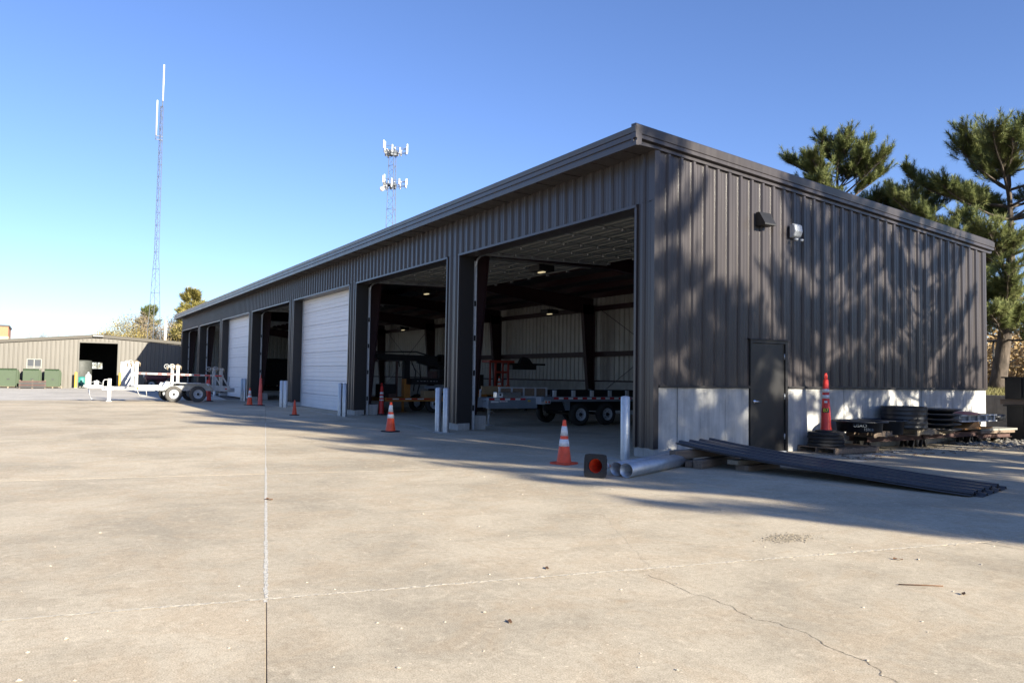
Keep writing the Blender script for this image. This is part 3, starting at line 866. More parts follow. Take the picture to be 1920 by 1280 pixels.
# ================================================================== CONES
def cone(loc, h, label, base='rubber', bands=((0.44, 0.57), (0.64, 0.85)), body='orange', rz=0.3, lie=None, r=None):
    t = thing('traffic_cone', label, 'cone', loc, rz, group='traffic cones')
    r = r or h * 0.17; rt_ = h * 0.036; w = h * 0.25
    b = MB(); z0 = 0.03
    def rad(f): return r + (rt_ - r) * f
    b.lathe([(rad(0), z0), (rad(0.03), z0 + 0.03 * (h - z0)), (rad(1), h), (rad(1) * 0.75, h + 0.004), (rad(1) * 0.75, h - 0.05), (rad(0) - 0.008, z0 + 0.001)], 28)
    b.build('body', body, t)
    b = MB(); c_ = w * 0.18
    o = [(-w + c_, -w), (w - c_, -w), (w, -w + c_), (w, w - c_), (w - c_, w), (-w + c_, w), (-w, w - c_), (-w, -w + c_)]
    n = 24; ro = rad(0) - 0.006
    # square plate with round hole
    vs = []; 
    for z in (0.0, 0.03):
        for k in range(n):
            a = 2 * math.pi * k / n
            m_ = max(abs(math.cos(a)), abs(math.sin(a)))
            m_ = max(m_, (abs(math.cos(a)) + abs(math.sin(a))) / 1.85)
            vs.append((w * math.cos(a) / m_, w * math.sin(a) / m_, z))
        for k in range(n):
            a = 2 * math.pi * k / n
            vs.append((ro * math.cos(a), ro * math.sin(a), z))
    fs = []
    for k in range(n):
        k2 = (k + 1) % n
        fs += [(k, k2, n + k2, n + k), (2 * n + k, 3 * n + k, 3 * n + k2, 2 * n + k2), (k, 2 * n + k, 2 * n + k2, k2), (n + k, n + k2, 3 * n + k2, 3 * n + k)]
    b.add(vs, fs)
    bev(b.build('base', base, t), 0.006)
    for f0, f1 in bands:
        b = MB(); b.lathe([(rad(f0) + 0.0005, z0 + f0 * (h - z0)), (rad(f0) + 0.004, z0 + f0 * (h - z0)), (rad(f1) + 0.004, z0 + f1 * (h - z0)), (rad(f1) + 0.0005, z0 + f1 * (h - z0))], 28)
        b.build('reflective_band', 'refl', t)
    return t
cone((0.01, -1.90, 0), 0.70, 'orange cone with two white bands and an orange base beside the lying cone', base='orange', bands=((0.38, 0.55), (0.63, 0.86)))
cone((-7.47, -1.80, 0), 0.72, 'orange cone with two white bands on a black base by the bollard pair', bands=((0.44, 0.58), (0.66, 0.90)))
cone((-15.50, -1.90, 0), 0.50, 'small plain orange cone without bands on a black base', bands=())
cone((-24.0, -1.45, 0), 0.73, 'orange banded cone beside the tall faded delineator', bands=((0.42, 0.57), (0.63, 0.86)))
lc = cone((1.50, -2.10, 0.158), 0.66, 'fallen orange cone lying with its square black base facing out', bands=((0.44, 0.57), (0.64, 0.85)), r=0.105)
# the fallen cone: axis along the ground, pointing away
ax = Vector((-0.62, 0.90, 0)).normalized()
bx = Vector((ax.y, -ax.x, 0))
lc.matrix_world = Matrix(((bx.x, 0, ax.x, 1.61), (bx.y, 0, ax.y, -2.50), (0, -1, -0.10, 0.165), (0, 0, 0, 1)))
lc.rotation_euler = lc.matrix_world.to_euler()

def delineator(loc, h, label, bands=(), body='red_pvc', mark=False, rz=0.0):
    t = thing('delineator_cone', label, 'cone', loc, rz, group='tall slim delineator cones')
    r0_, r1_ = 0.098, 0.050; z0 = 0.04; ht = h * 0.87
    def rad(f): return r0_ + (r1_ - r0_) * f
    b = MB(); b.lathe([(rad(0) + 0.012, z0), (rad(0), z0 + 0.06), (rad(1), ht), (rad(1) * 0.6, ht + 0.015), (0, ht + 0.016)], 24); b.build('body', body, t)
    b = MB(); q = h - ht - 0.02
    b.tube([(0, -0.026, ht), (0, -0.030, ht + q * 0.6), (0, -0.018, ht + q), (0, 0.018, ht + q), (0, 0.030, ht + q * 0.6), (0, 0.026, ht)], 0.012, 8); b.build('loop_handle', body, t)
    b = MB(); b.lathe([(0.0, 0.0), (0.20, 0.0), (0.20, 0.025), (0.12, 0.042), (0.0, 0.042)], 24, smooth=False); b.build('base', 'rubber', t)
    for f0, f1 in bands:
        b = MB(); b.lathe([(rad(f0) + 0.0005, z0 + f0 * (ht - z0)), (rad(f0) + 0.003, z0 + f0 * (ht - z0)), (rad(f1) + 0.003, z0 + f1 * (ht - z0)), (rad(f1) + 0.0005, z0 + f1 * (ht - z0))], 24); b.build('reflective_band', 'refl', t)
    return t
d87 = delineator((0.45, 4.05, 0.405), 1.16, 'red delineator cone numbered 87 standing on the black rubber rings', ((0.63, 0.70), (0.75, 0.82)), rz=0.0)
import math as _m
va = math.atan2(-9.13 - 4.05, 10.249 - 0.45)
b = MB(); 
def arc(t, z0, z1, rr0, rr1, a0, a1, m, name, n=8):
    b = MB(); vs = []
    for k in range(n + 1):
        a = a0 + (a1 - a0) * k / n
        vs += [(rr0 * math.cos(a), rr0 * math.sin(a), z0), (rr1 * math.cos(a), rr1 * math.sin(a), z1)]
    b.add(vs, [(2 * k, 2 * k + 2, 2 * k + 3, 2 * k + 1) for k in range(n)], 0, True)
    return b.build(name, m, t)
arc(d87, 0.375, 0.465, 0.0865, 0.0820, va - 0.85, va + 0.85, 'ink_b', 'number_patch')
font('87', 0.10, 'ink_y', d87, (0.0935 * math.cos(va), 0.0935 * math.sin(va), 0.42), (R(90), 0, va + R(90)), 'number')
arc(d87, 0.565, 0.605, 0.0795, 0.0775, va - 0.35, va + 0.35, 'refl', 'label_patch')
delineator((-23.40, -1.15, 0), 1.32, 'tall faded red delineator without bands at the open bay', (), 'orange_old', rz=1.2)
delineator((-15.15, 1.02, 0), 1.12, 'red banded delineator inside the dark second bay', ((0.58, 0.66), (0.72, 0.80), (0.48, 0.53)), rz=0.4)
delineator((-28.7, -2.28, 0), 1.18, 'red banded delineator behind the white trailer tail', ((0.55, 0.63), (0.69, 0.77)), rz=0.4)
cone((-37.2, -0.9, 0.0), 0.95, 'orange banded cone past the white trailer before the far bays', bands=((0.40, 0.52), (0.60, 0.74)))

# ================================================================== PIPES, TIMBER, LOOSE SHEETS
def pipe(p, q, r, label):
    p, q = Vector(p), Vector(q)
    t = thing('steel_pipe', label, 'pipe', (p.x, p.y, 0), math.atan2(q.y - p.y, q.x - p.x), group='galvanised pipes lying on the concrete')
    Ln = (q - p).length
    b = MB(); b.lathe([(r - 0.006, Ln), (r, Ln), (r, 0), (r - 0.006, 0), (r - 0.006, Ln * 0.999)], 32, (0, 0, r), 0, 'x'); b.build('tube', 'galv', t)
    return t
pipe((1.80, -2.10, 0), (0.93, -0.10, 0), 0.103, 'galvanised steel pipe lying in front, its open end facing out')
pipe((1.585, -2.10, 0), (0.70, -0.10, 0), 0.100, 'galvanised steel pipe lying behind, next to the fallen cone')

def timber(p, q, w, h, z, label, m='wood'):
    p, q = Vector(p), Vector(q); c_ = (p + q) / 2
    t = MB(); Ln = (q - p).length
    t.box((-Ln / 2, -w / 2, 0), (Ln / 2, w / 2, h))
    o = t.build('timber', m); o.location = (c_.x, c_.y, z); o.rotation_euler = (0, 0, math.atan2(q.y - p.y, q.x - p.x))
    bev(o, 0.006)
    return tag(o, label, 'timber', 'timbers under the loose sheets')
timber((1.42, -0.36), (0.90, 1.05), 0.15, 0.13, 0.0, 'grey weathered timber on the ground, second from the pipes')
timber((1.25, -0.38), (0.72, 1.05), 0.13, 0.10, 0.0, 'dark weathered timber on the ground closest to the pipes')
timber((1.10, -0.58), (0.95, 1.08), 0.14, 0.13, 0.131, 'brown timber lying crosswise on top of the two ground timbers')
timber((1.78, 0.02), (1.72, 0.75), 0.20, 0.07, 0.085, 'pale short wood block under the middle of the loose sheets', 'wood_pale')
timber((1.88, 0.12), (1.78, 0.95), 0.24, 0.084, 0.0, 'dark short wood block beneath the pale block')

# loose ribbed sheets, leaning from the timbers to the ground
def sheet_obj(dx, dz, da, label, wd=1.14):
    Ln = 4.35; n = 14
    P0 = Vector((0.70 + dx, 0.29, 0)); P1 = Vector((4.92 + dx * 0.6, 1.21 + da, 0))
    dl = (P1 - P0); Ln = dl.length; dl.normalize(); nn = Vector((-dl.y, dl.x, 0))
    cols = rib_cols(0.14, 0.14 + wd, True, 0.034)
    b = MB(); vs = []
    for layer in (0, 1):
        for i in range(n + 1):
            s_ = i / n
            z = 0.315 * (1 - s_) ** 1.25 + 0.006 - 0.03 * math.sin(math.pi * min(1, s_ * 1.5)) * (1 - s_) + dz
            for t, d in cols:
                p = P0 + dl * (Ln * s_) + nn * (t - 0.14 - wd / 2)
                vs.append((p.x - P0.x, p.y - P0.y, z + d - 0.0025 * layer))
    nc = len(cols); N = (n + 1) * nc; fs = []
    for i in range(n):
        for k in range(nc - 1):
            q = (i * nc + k, i * nc + k + 1, (i + 1) * nc + k + 1, (i + 1) * nc + k)
            fs.append(q); fs.append(tuple(N + v_ for v_ in q[::-1]))
    for k in range(nc - 1):
        fs.append((k, k + 1, N + k + 1, N + k)); e = n * nc
        fs.append((e + k, N + e + k, N + e + k + 1, e + k + 1))
    for i in range(n):
        fs.append((i * nc, (i + 1) * nc, N + (i + 1) * nc, N + i * nc)); e = nc - 1
        fs.append((i * nc + e, N + i * nc + e, N + (i + 1) * nc + e, (i + 1) * nc + e))
    b.add(vs, fs)
    o = b.build('metal_sheet', 'sheet'); o.location = (P0.x, P0.y, 0)
    return tag(o, label, 'metal sheet', 'loose ribbed sheets leaning on timbers')
sheet_obj(0.10, 0.0, 0.10, 'lowest dark ribbed sheet of the loose stack on the ground')
sheet_obj(0.02, 0.016, -0.06, 'middle dark ribbed sheet sandwiched in the loose stack')
sheet_obj(-0.02, 0.032, 0.03, 'topmost dark ribbed sheet of the loose stack by the man door')

# ================================================================== STUFF ALONG THE END WALL
def pallet(loc, lx, ly, h, label, m='wood_pale', rz=0.0):
    t = thing('pallet', label, 'pallet', loc, rz, group='wooden pallets along the end wall')
    nb = 6; bw = 0.10
    for i in range(nb):
        y = -ly / 2 + bw / 2 + i * (ly - bw) / (nb - 1)
        b = MB(); b.box((-lx / 2, y - bw / 2, h - 0.02), (lx / 2, y + bw / 2, h)); b.build('deck_board', m, t)
    for i in range(3):
        x = -lx / 2 + 0.022 + i * (lx - 0.044) / 2
        b = MB(); b.box((x - 0.02, -ly / 2, 0.02), (x + 0.02, ly / 2, h - 0.0205)); b.build('stringer', m, t)
    for i in range(3):
        y = -ly / 2 + bw / 2 + i * (ly - bw) / 2
        b = MB(); b.box((-lx / 2, y - bw / 2, 0), (lx / 2, y + bw / 2, 0.0195)); b.build('bottom_board', m, t)
    return t
pallet((0.46, 4.42, 0), 0.86, 1.36, 0.125, 'grey wooden pallet carrying the rubber rings beside the man door', 'wood')
for i in range(4):
    r_ = 0.335
    b = MB(); b.lathe([(0.12, 0.0), (r_ - 0.012, 0.0), (r_, 0.012), (r_, 0.052), (r_ - 0.012, 0.064), (0.12, 0.064), (0.12, 0.0)], 32)
    o = b.build('rubber_ring', 'rubber'); o.location = (0.45 + random.uniform(-.008, .008), 4.05 + random.uniform(-.01, .01), 0.127 + i * 0.0695)
    tag(o, ['bottom black rubber ring of the stack under cone 87', 'second black rubber ring from the bottom under cone 87', 'third black rubber ring from the bottom under cone 87', 'top black rubber ring directly under cone 87'][i], 'rubber ring', 'stacked black rubber rings')

def trestle(y0, y1, x0, x1, ztop, label):
    t = thing('steel_trestle', label, 'trestle', (0, (y0 + y1) / 2, 0), group='steel trestles along the end wall')
    hy = (y1 - y0) / 2
    for x in (x0, x1):
        b = MB(); b.box((x - 0.05, -hy, ztop - 0.11), (x + 0.05, hy, ztop - 0.10)); b.box((x - 0.05, -hy, ztop - 0.01), (x + 0.05, hy, ztop)); b.box((x - 0.005, -hy, ztop - 0.0995), (x + 0.005, hy, ztop - 0.0105)); b.build('beam', 'rust', t)
    for y in (-hy + 0.12, hy - 0.12):
        b = MB(); b.box((x0 + 0.055, y - 0.04, ztop - 0.10), (x1 - 0.055, y + 0.04, ztop - 0.02)); b.build('cross_beam', 'black', t)
        for x in (x0 + 0.08, x1 - 0.08):
            for s_ in (-1, 1):
                b = MB(); b.beam((x, y + s_ * 0.03, ztop - 0.10), (x, y + s_ * 0.10, 0.0), 0.06, 0.05); b.build('leg', 'black', t)
    return t
trestle(5.25, 7.15, 0.12, 0.52, 0.28, 'low brown beam trestle under the chalk marked tub')
trestle(7.22, 9.35, 0.12, 0.52, 0.30, 'low brown beam trestle under the stacked dark dishes')
trestle(9.45, 10.9, 0.10, 0.48, 0.24, 'low brown beam trestle at the far corner of the end wall')
pallet((0.50, 5.45, 0.285), 0.62, 0.80, 0.12, 'small pallet on the trestle under the chalk marked tub', 'wood')
pallet((0.50, 7.05, 0.285), 0.62, 1.05, 0.135, 'tan pallet with open ends under the tall black drum', 'wood_pale')
def tub(loc, r, h, label, fl=0.06, ribs=0, name='black_tub'):
    t = thing(name, label, 'tub', loc, group='round black moulded tubs along the end wall')
    b = MB()
    prof = [(0.0, 0.0), (r * 0.90, 0.0)]
    if ribs:
        for i in range(ribs):
            z0_ = h * (i + 0.15) / ribs; z1_ = h * (i + 0.5) / ribs; z2_ = h * (i + 0.85) / ribs
            prof += [(r, z0_), (r, z1_), (r * 0.975, z2_)]
        prof += [(r, h), (r - 0.02, h), (r - 0.03, h - 0.04)]
    else:
        prof += [(r * 0.94, h - 0.03), (r + fl, h - 0.025), (r + fl, h), (r - 0.02, h), (r * 0.88, 0.03)]
    b.lathe(prof, 40); b.build('shell', 'blackpoly', t)
    return t
T1 = tub((0.62, 4.86, 0.405), 0.46, 0.215, 'shallow round black tub marked with white chalk writing', 0.07)
va = math.atan2(-9.13 - 4.86, 10.249 - 0.62) + 0.25
font('USAO', 0.09, 'chalk', T1, (0.455 * math.cos(va - 0.22), 0.455 * math.sin(va - 0.22), 0.135), (R(90), R(0), va - 0.22 + R(90)), 'chalk_writing')
va += 0.12
font('15018', 0.075, 'chalk', T1, (0.452 * math.cos(va), 0.452 * math.sin(va), 0.06), (R(90), R(0), va + R(90)), 'chalk_writing')
tub((0.48, 5.85, 0.33), 0.42, 0.29, 'shallow round black tub half hidden between the chalk tub and drum', 0.06)
tub((0.50, 6.55, 0.425), 0.455, 0.46, 'tall ribbed round black drum on the tan pallet', 0, 5, 'black_drum')
for i in range(5):
    z = 0.31 + i * 0.105; r_ = 0.46
    b = MB(); b.lathe([(0.0, 0.0), (r_ * 0.80, 0.0), (r_ * 0.9, 0.04), (r_ + 0.09, 0.085), (r_ + 0.09, 0.10), (r_ * 0.86, 0.085), (0.0, 0.05)], 36)
    o = b.build('black_dish', 'blackpoly'); o.location = (0.48 + random.uniform(-.02, .02), 7.68 + random.uniform(-.03, .03), z)
    tag(o, ['bottom', 'second lowest', 'middle', 'second highest', 'top'][i] + ' black dish in the stack beyond the tall drum', 'dish', 'stacked black dishes')
b = MB(); b.box((-0.28, -0.9, 0), (0.28, 0.55, 0.03)); o = b.build('wooden_board', 'wood_org'); o.location = (0.36, 9.35, 0.36); o.rotation_euler = (0, 0.0, 0.1)
tag(o, 'orange stained board on the farther trestle under the white frame', 'board')
b = MB(); b.prism([(-0.30, 0.0), (0.25, 0.0), (0.15, 0.12), (0.0, 0.14)], 'x', -0.22, 0.22); o = b.build('wooden_wedge', 'wood_org'); o.location = (0.38, 9.15, 0.392)
tag(o, 'orange stained wooden wedge on the board at the end wall', 'wedge')
FRM = thing('white_crate_frame', 'white open box frame lying on wood near the far corner of the end wall', 'frame', (0.40, 9.45, 0.535))
for y in (-0.55, -0.18, 0.14, 0.50):
    b = MB(); b.box((0.19, y - 0.02, 0.0), (0.22, y + 0.02, 0.15)); b.build('upright', 'lgrey', FRM)
for z in (0.0, 0.135):
    b = MB(); b.box((0.186, -0.9, z - 0.014), (0.224, 0.60, z + 0.014)); b.build('rail', 'lgrey', FRM)
b = MB(); b.box((-0.2, -0.9, -0.005), (0.17, 0.6, 0.13)); b.build('panel', 'grey_paint', FRM)
b = MB(); b.lathe([(0.0, 0.06), (0.20, 0.055), (0.34, 0.02), (0.36, 0.0), (0.0, 0.0)], 24, squash=1.3); o = b.build('plastic_lid', 'pink'); o.location = (0.36, 9.05, 0.688)
tag(o, 'pink rounded plastic lid lying on the white frame', 'lid')
b = MB(); b.lathe([(0.0, 0.0), (0.30, 0.0), (0.32, 0.14), (0.0, 0.15)], 24); o = b.build('dark_lid', 'blackpoly'); o.location = (0.34, 10.3, 0.53)
tag(o, 'dark round lid at the far corner end of the wall stock', 'lid')
b = MB(); b.box((-0.24, -0.75, 0), (0.24, 0.75, 0.045)); o = b.build('wooden_board', 'frame_w'); o.location = (0.34, 10.25, 0.30); o.rotation_euler = (0, 0, -0.05)
tag(o, 'pale board sticking out past the far corner of the end wall', 'board')
b = MB(); b.box((-0.26, -0.8, 0), (0.26, 0.7, 0.06)); o = b.build('wooden_board', 'wood'); o.location = (0.34, 10.2, 0.241)
tag(o, 'brown board beneath the pale board at the far corner', 'board')

# black steel bins beyond the end wall
def bin_(loc, sx, sy, h, label):
    t = thing('steel_bin', label, 'bin', loc, group='black steel bins stacked behind the end wall')
    b = MB(); b.box((0, 0, 0), (sx, sy, 0.03)); b.box((0, 0, 0.03), (0.04, sy, h)); b.box((sx - 0.04, 0, 0.03), (sx, sy, h)); b.box((0.04, 0, 0.03), (sx - 0.04, 0.04, h)); b.box((0.04, sy - 0.04, 0.03), (sx - 0.04, sy, h)); b.build('body', 'black', t)
    b = MB(); b.box((-0.07, -0.05, h + 0.0005), (sx + 0.05, sy + 0.05, h + 0.035)); b.build('lid', 'black', t)
    for k in range(3):
        b = MB(); b.box((sx * (0.15 + 0.33 * k), -0.04, 0.04), (sx * (0.15 + 0.33 * k) + 0.06, -0.001, h - 0.02)); b.build('rib', 'black', t)
    return t
bin_((0.08, 11.6, 0.0), 2.3, 1.5, 0.84, 'lower black steel bin at the picture edge past the end wall')
bin_((0.03, 11.62, 1.02), 2.3, 1.45, 0.52, 'upper black steel bin resting on timbers over the lower bin')
for i, (y, x0, x1, m) in enumerate([(11.72, -0.10, 2.3, 'wood'), (12.35, -0.28, 2.2, 'wood'), (12.8, -0.05, 2.3, 'wood_pale')]):
    b = MB(); b.box((x0, y - 0.07, 0.885), (x1, y + 0.07, 0.99 + 0.025)); o = b.build('timber', m)
    tag(o, ['dark timber skid between the black bins, at the front', 'dark timber skid jutting out longest between the black bins', 'paler timber skid between the black bins, at the back'][i], 'timber', 'skids between the black bins')

# gravel and litter
def scatter(name, n, area_f, smin, smax, m, kind='stuff', flat=0.6, seed=1):
    rg = random.Random(seed); b = MB()
    for _ in range(n):
        x, y, z = area_f(rg)
        s_ = smin + (smax - smin) * rg.random() ** 2.5
        a = rg.uniform(0, 6.28)
        vs = []
        for k in range(6):
            t = a + k * math.pi / 3; q = s_ * rg.uniform(0.6, 1.1)
            vs.append((x + q * math.cos(t), y + q * math.sin(t), z + s_ * flat * rg.uniform(0.1, 0.4)))
        vs.append((x, y, z + s_ * flat)); vs.append((x, y, z - 0.002))
        b.add(vs, [(k, (k + 1) % 6, 6) for k in range(6)] + [((k + 1) % 6, k, 7) for k in range(6)])
    return tag(b.build(name, m, fix=False), None, None, None, kind)
def pos_yard(rg):
    f = rg.random()
    d = 2.2 + 13 * f ** 1.6; a = rg.uniform(-0.62, 0.64)
    dirx = Vector((fw.x, fw.y, 0)).normalized(); rgt = Vector((dirx.y, -dirx.x, 0))
    p = Vector((CAMPOS.x, CAMPOS.y, 0)) + (dirx * math.cos(a) + rgt * math.sin(a)) * d
    return (p.x, min(p.y, -1.7 + 0 * d) if p.x < 2 else p.y, 0.0) if p.y < 2.5 else (p.x, -3, 0)
o = scatter('yard_gravel', 420, pos_yard, 0.004, 0.019, 'grit', seed=3); o['label'] = 'small pale stones scattered over the yard concrete'
o = scatter('spilled_gravel', 900, lambda rg: (5.63 + rg.gauss(0, 0.07), -3.45 + rg.gauss(0, 0.13), 0.0), 0.004, 0.014, 'grit_dark', seed=4); o['label'] = 'small heap of spilled grit on the yard concrete'
o = scatter('rock_gravel', 900, lambda rg: (rg.uniform(-0.9, 2.2), rg.uniform(8.6, 11.4), rg.uniform(0, 0.03)), 0.02, 0.10, 'rubble', seed=5); o['label'] = 'grey rubble and gravel beyond the trestles at the end wall'
o = scatter('wall_gravel', 350, lambda rg: (abs(rg.gauss(0.75, 0.35)), rg.uniform(3.4, 9.0), 0.0), 0.006, 0.035, 'grit_dark', seed=6); o['label'] = 'grit and chips along the foot of the end wall'
def litter(name, pts, seed):
    rg = random.Random(seed); b = MB()
    for x, y, s_ in pts:
        a = rg.uniform(0, 6.28); c_, n_ = math.cos(a), math.sin(a)
        q = [(-1, -0.45, 0.004), (0, -0.5, 0.3), (1, -0.1, 0.05), (0.9, 0.3, 0.25), (0, 0.45, 0.1), (-1, 0.3, 0.35)]
        vs = [(x + s_ * (u * c_ - v * n_), y + s_ * (u * n_ + v * c_), 0.004 + s_ * w_) for u, v, w_ in q]
        b.add(vs, [(0, 1, 4, 5), (1, 2, 3, 4)])
    return tag(b.build(name, 'leafd', fix=False), None, None, None, 'stuff')
rg = random.Random(9)
o = litter('fallen_leaves', [(6.47, -6.82, 0.028), (5.55, -5.95, 0.03), (6.60, -3.35, 0.035), (1.6, -6.95, 0.05), (7.4, -3.9, 0.03)] + [(rg.uniform(0.9, 1.7), rg.uniform(3.4, 9), rg.uniform(0.02, 0.06)) for _ in range(70)], 2); o['label'] = 'scattered dead leaves on the concrete'
tw = MB(); tw.tube([(7.05, -4.06, 0.006), (7.15, -3.93, 0.008), (7.22, -3.82, 0.005)], 0.004, 5); tag(tw.build('twig', 'leafd'), 'thin brown twig lying on the sunny concrete', 'twig')

# ================================================================== TRAILERS
def wheel(parent, x, y, z, r, w, side, rimm='lgrey', tm='tire'):
    b = MB(); s_ = side
    prof = [(r * 0.56, -w / 2), (r * 0.90, -w / 2), (r * 0.98, -w * 0.36), (r, -w * 0.2), (r, w * 0.2), (r * 0.98, w * 0.36), (r * 0.90, w / 2), (r * 0.56, w / 2), (r * 0.56, -w / 2)]
    b.lathe(prof, 36, (x, y, z), 0, 'x')
    for k in range(36):
        if k % 2 == 0:
            a = 2 * math.pi * (k + 0.5) / 36
            b.beam((x - w * 0.3, y + (r - 0.001) * math.cos(a), z + (r - 0.001) * math.sin(a)), (x + w * 0.3, y + (r - 0.001) * math.cos(a), z + (r - 0.001) * math.sin(a)), 0.02, 0.014, 0, (0, math.cos(a), math.sin(a)))
    T = b.build('wheel', tm, parent)
    b = MB()
    b.lathe([(r * 0.56, s_ * w * 0.49), (r * 0.54, s_ * w * 0.51), (r * 0.50, s_ * w * 0.47), (r * 0.44, s_ * w * 0.30), (r * 0.22, s_ * w * 0.34), (r * 0.20, s_ * w * 0.36), (0, s_ * w * 0.36)], 28, (x, y, z), 0, 'x')
    b.build('rim', rimm, T)
    b = MB(); b.lathe([(r * 0.17, s_ * w * 0.36), (r * 0.15, s_ * w * 0.52), (r * 0.08, s_ * w * 0.56), (0, s_ * w * 0.56)], 14, (x, y, z), 0, 'x')
    for k in range(6):
        a = k * math.pi / 3
        b.lathe([(0.012, s_ * w * 0.33), (0.012, s_ * w * 0.40), (0, s_ * w * 0.40)], 6, (x, y + r * 0.30 * math.cos(a), z + r * 0.30 * math.sin(a)), 0, 'x')
    b.build('hub', 'black', T)
    return T

def tape(parent, x, y0, y1, z, h, n, flip=1, start=0):
    for i in range(n):
        a = y0 + (y1 - y0) * i / n; c_ = y0 + (y1 - y0) * (i + 1) / n
        b = MB(); b.box((x, a, z), (x + flip * 0.003, c_, z + h)); b.build('reflective_tape', 'redtape' if (i + start) % 2 == 0 else 'refl', parent)

# flatbed in the first bay (axis +Y)
FB = thing('flatbed_trailer', 'grey flatbed trailer with red and white tape parked inside the first bay', 'trailer', (-8.88, 1.76, 0))
b = MB()
for s_ in (-1, 1): b.beam((0.08 * s_, -0.75, 0.66), (0.55 * s_, 1.25, 0.64), 0.10, 0.27); 
b.box((0.45, -0.35, 0.50), (0.58, 1.20, 0.79)); b.box((-0.58, -0.35, 0.50), (-0.45, 1.20, 0.79)); b.box((-0.44, -0.34, 0.72), (0.44, 1.19, 0.77)); b.box((-0.45, -0.35, 0.52), (0.449, -0.25, 0.70))
b.build('tongue_frame', 'grey_paint', FB)
b = MB(); b.box((0.86, 1.20, 0.70), (0.98, 7.1, 0.84)); b.build('side_rail', 'grey_paint', FB)
b = MB(); b.box((-0.98, 1.20, 0.70), (-0.86, 7.1, 0.84)); b.build('side_rail', 'grey_paint', FB)
b = MB(); b.box((-0.859, 1.20, 0.62), (0.859, 1.32, 0.83)); b.build('front_beam', 'lgrey', FB)
for i in range(10):
    b = MB(); x = -0.85 + i * 0.17; b.box((x + 0.004, 1.325, 0.80), (x + 0.166, 7.1, 0.84)); b.build('deck_plank', 'wood', FB)
for i in range(9):
    y = 1.55 + i * 0.665
    b = MB(); b.box((0.90, y, 0.8405), (0.96, y + 0.10, 1.02)); b.build('stake', 'lgrey', FB)
    b = MB(); b.box((-0.96, y, 0.8405), (-0.90, y + 0.10, 1.02)); b.build('stake', 'lgrey', FB)
b = MB(); b.box((0.868, 1.5, 0.845), (0.899, 7.05, 1.01)); b.build('side_board', 'black', FB)
b = MB(); b.box((-0.899, 1.5, 0.845), (-0.868, 7.05, 1.01)); b.build('side_board', 'black', FB)
tape(FB, 0.9805, 1.55, 6.9, 0.765, 0.055, 32)
tape(FB, 0.5805, -0.33, 0.85, 0.735, 0.05, 7)
for i, (y0_, y1_, z_, m) in enumerate(((-0.28, -0.03, 0.665, 'refl'), (0.0, 0.26, 0.68, 'refl'), (0.93, 1.02, 0.69, 'sign_yellow'))):
    b = MB(); b.box((0.5807, y0_, z_), (0.5835, y1_, z_ + 0.045)); b.build('decal', m, FB)
b = MB()
for y_ in (0.94, 0.975, 1.0): b.box((0.5836, y_, 0.70), (0.5842, y_ + 0.016, 0.727))
b.build('decal_print', 'ink_b', FB)
font('DANGER', 0.04, 'redtape', FB, (0.5842, 0.13, 0.702), (R(90), 0, R(90)), 'decal_print')
# headboard and tool box
b = MB(); b.box((-0.85, 0.20, 0.86), (-0.82, 1.20, 1.10)); b.build('headboard', 'tan_box', FB)
b = MB(); b.box((0.32, 0.10, 0.80), (0.36, 1.75, 0.84)); b.box((0.32, 0.10, 1.06), (0.36, 1.75, 1.09)); b.build('front_rack', 'lgrey', FB)
b = MB(); b.box((0.30, 0.12, 0.845), (0.318, 1.72, 1.055)); b.build('rack_board', 'wood', FB)
for y in (0.12, 0.52, 0.92, 1.32, 1.70):
    b = MB(); b.box((0.361, y - 0.025, 0.82), (0.385, y + 0.025, 1.09)); b.build('rack_post', 'lgrey', FB)
b = MB(); b.box((0.40, -0.10, 0.795), (0.58, 0.72, 0.95)); bev(b.build('tool_box', 'alu', FB), 0.012)
b = MB(); b.box((0.5805, -0.10, 0.80), (0.584, 0.10, 0.93)); b.build('decal', 'refl', FB)
b = MB(); b.lathe([(0.0, 0.0), (0.03, 0.0), (0.03, 0.004), (0.0, 0.004)], 12, (0.584, 0.02, 0.88), 0, 'x'); b.build('latch', 'black', FB)
b = MB(); b.tube([(0.0, -0.30, 0.78), (0.0, -0.28, 1.02)], 0.03, 8); b.tube([(0.05, -0.33, 0.85), (0.05, -0.33, 1.0)], 0.02, 6); b.build('jack_handle', 'lgrey', FB)
b = MB(); b.tube([(0.0, 0.0, 0.52), (0.0, 0.0, 0.03)], 0.035, 10); b.tube([(0.0, 0.0, 0.55), (0.0, 0.0, 0.32)], 0.045, 10); b.tube([(0, 0, 0.40), (0.08, 0.06, 0.40), (0.08, 0.12, 0.37)], 0.012, 6); b.box((-0.11, -0.11, 0), (0.11, 0.11, 0.015)); b.build('jack', 'lgrey', FB)
b = MB(); b.box((0.9815, 1.22, 0.64), (0.995, 1.43, 0.74)); b.build('lamp_plate', 'lgrey', FB)
b = MB(); b.lathe([(0.0, 0.012), (0.028, 0.01), (0.032, 0.0)], 12, (0.9955, 1.275, 0.69), 0, 'x'); b.build('marker_lamp', 'lens_amber', FB)
b = MB(); b.lathe([(0.0, 0.012), (0.028, 0.01), (0.032, 0.0)], 12, (0.9955, 1.375, 0.69), 0, 'x'); b.build('marker_lamp', 'lens_red', FB)
for y in (2.52, 3.50):
    wheel(FB, 0.86, y, 0.325, 0.325, 0.20, 1); wheel(FB, -0.86, y, 0.325, 0.325, 0.20, -1)
    b = MB(); b.tube([(-0.8, y, 0.325), (0.8, y, 0.325)], 0.04, 8); b.build('axle', 'black', FB)
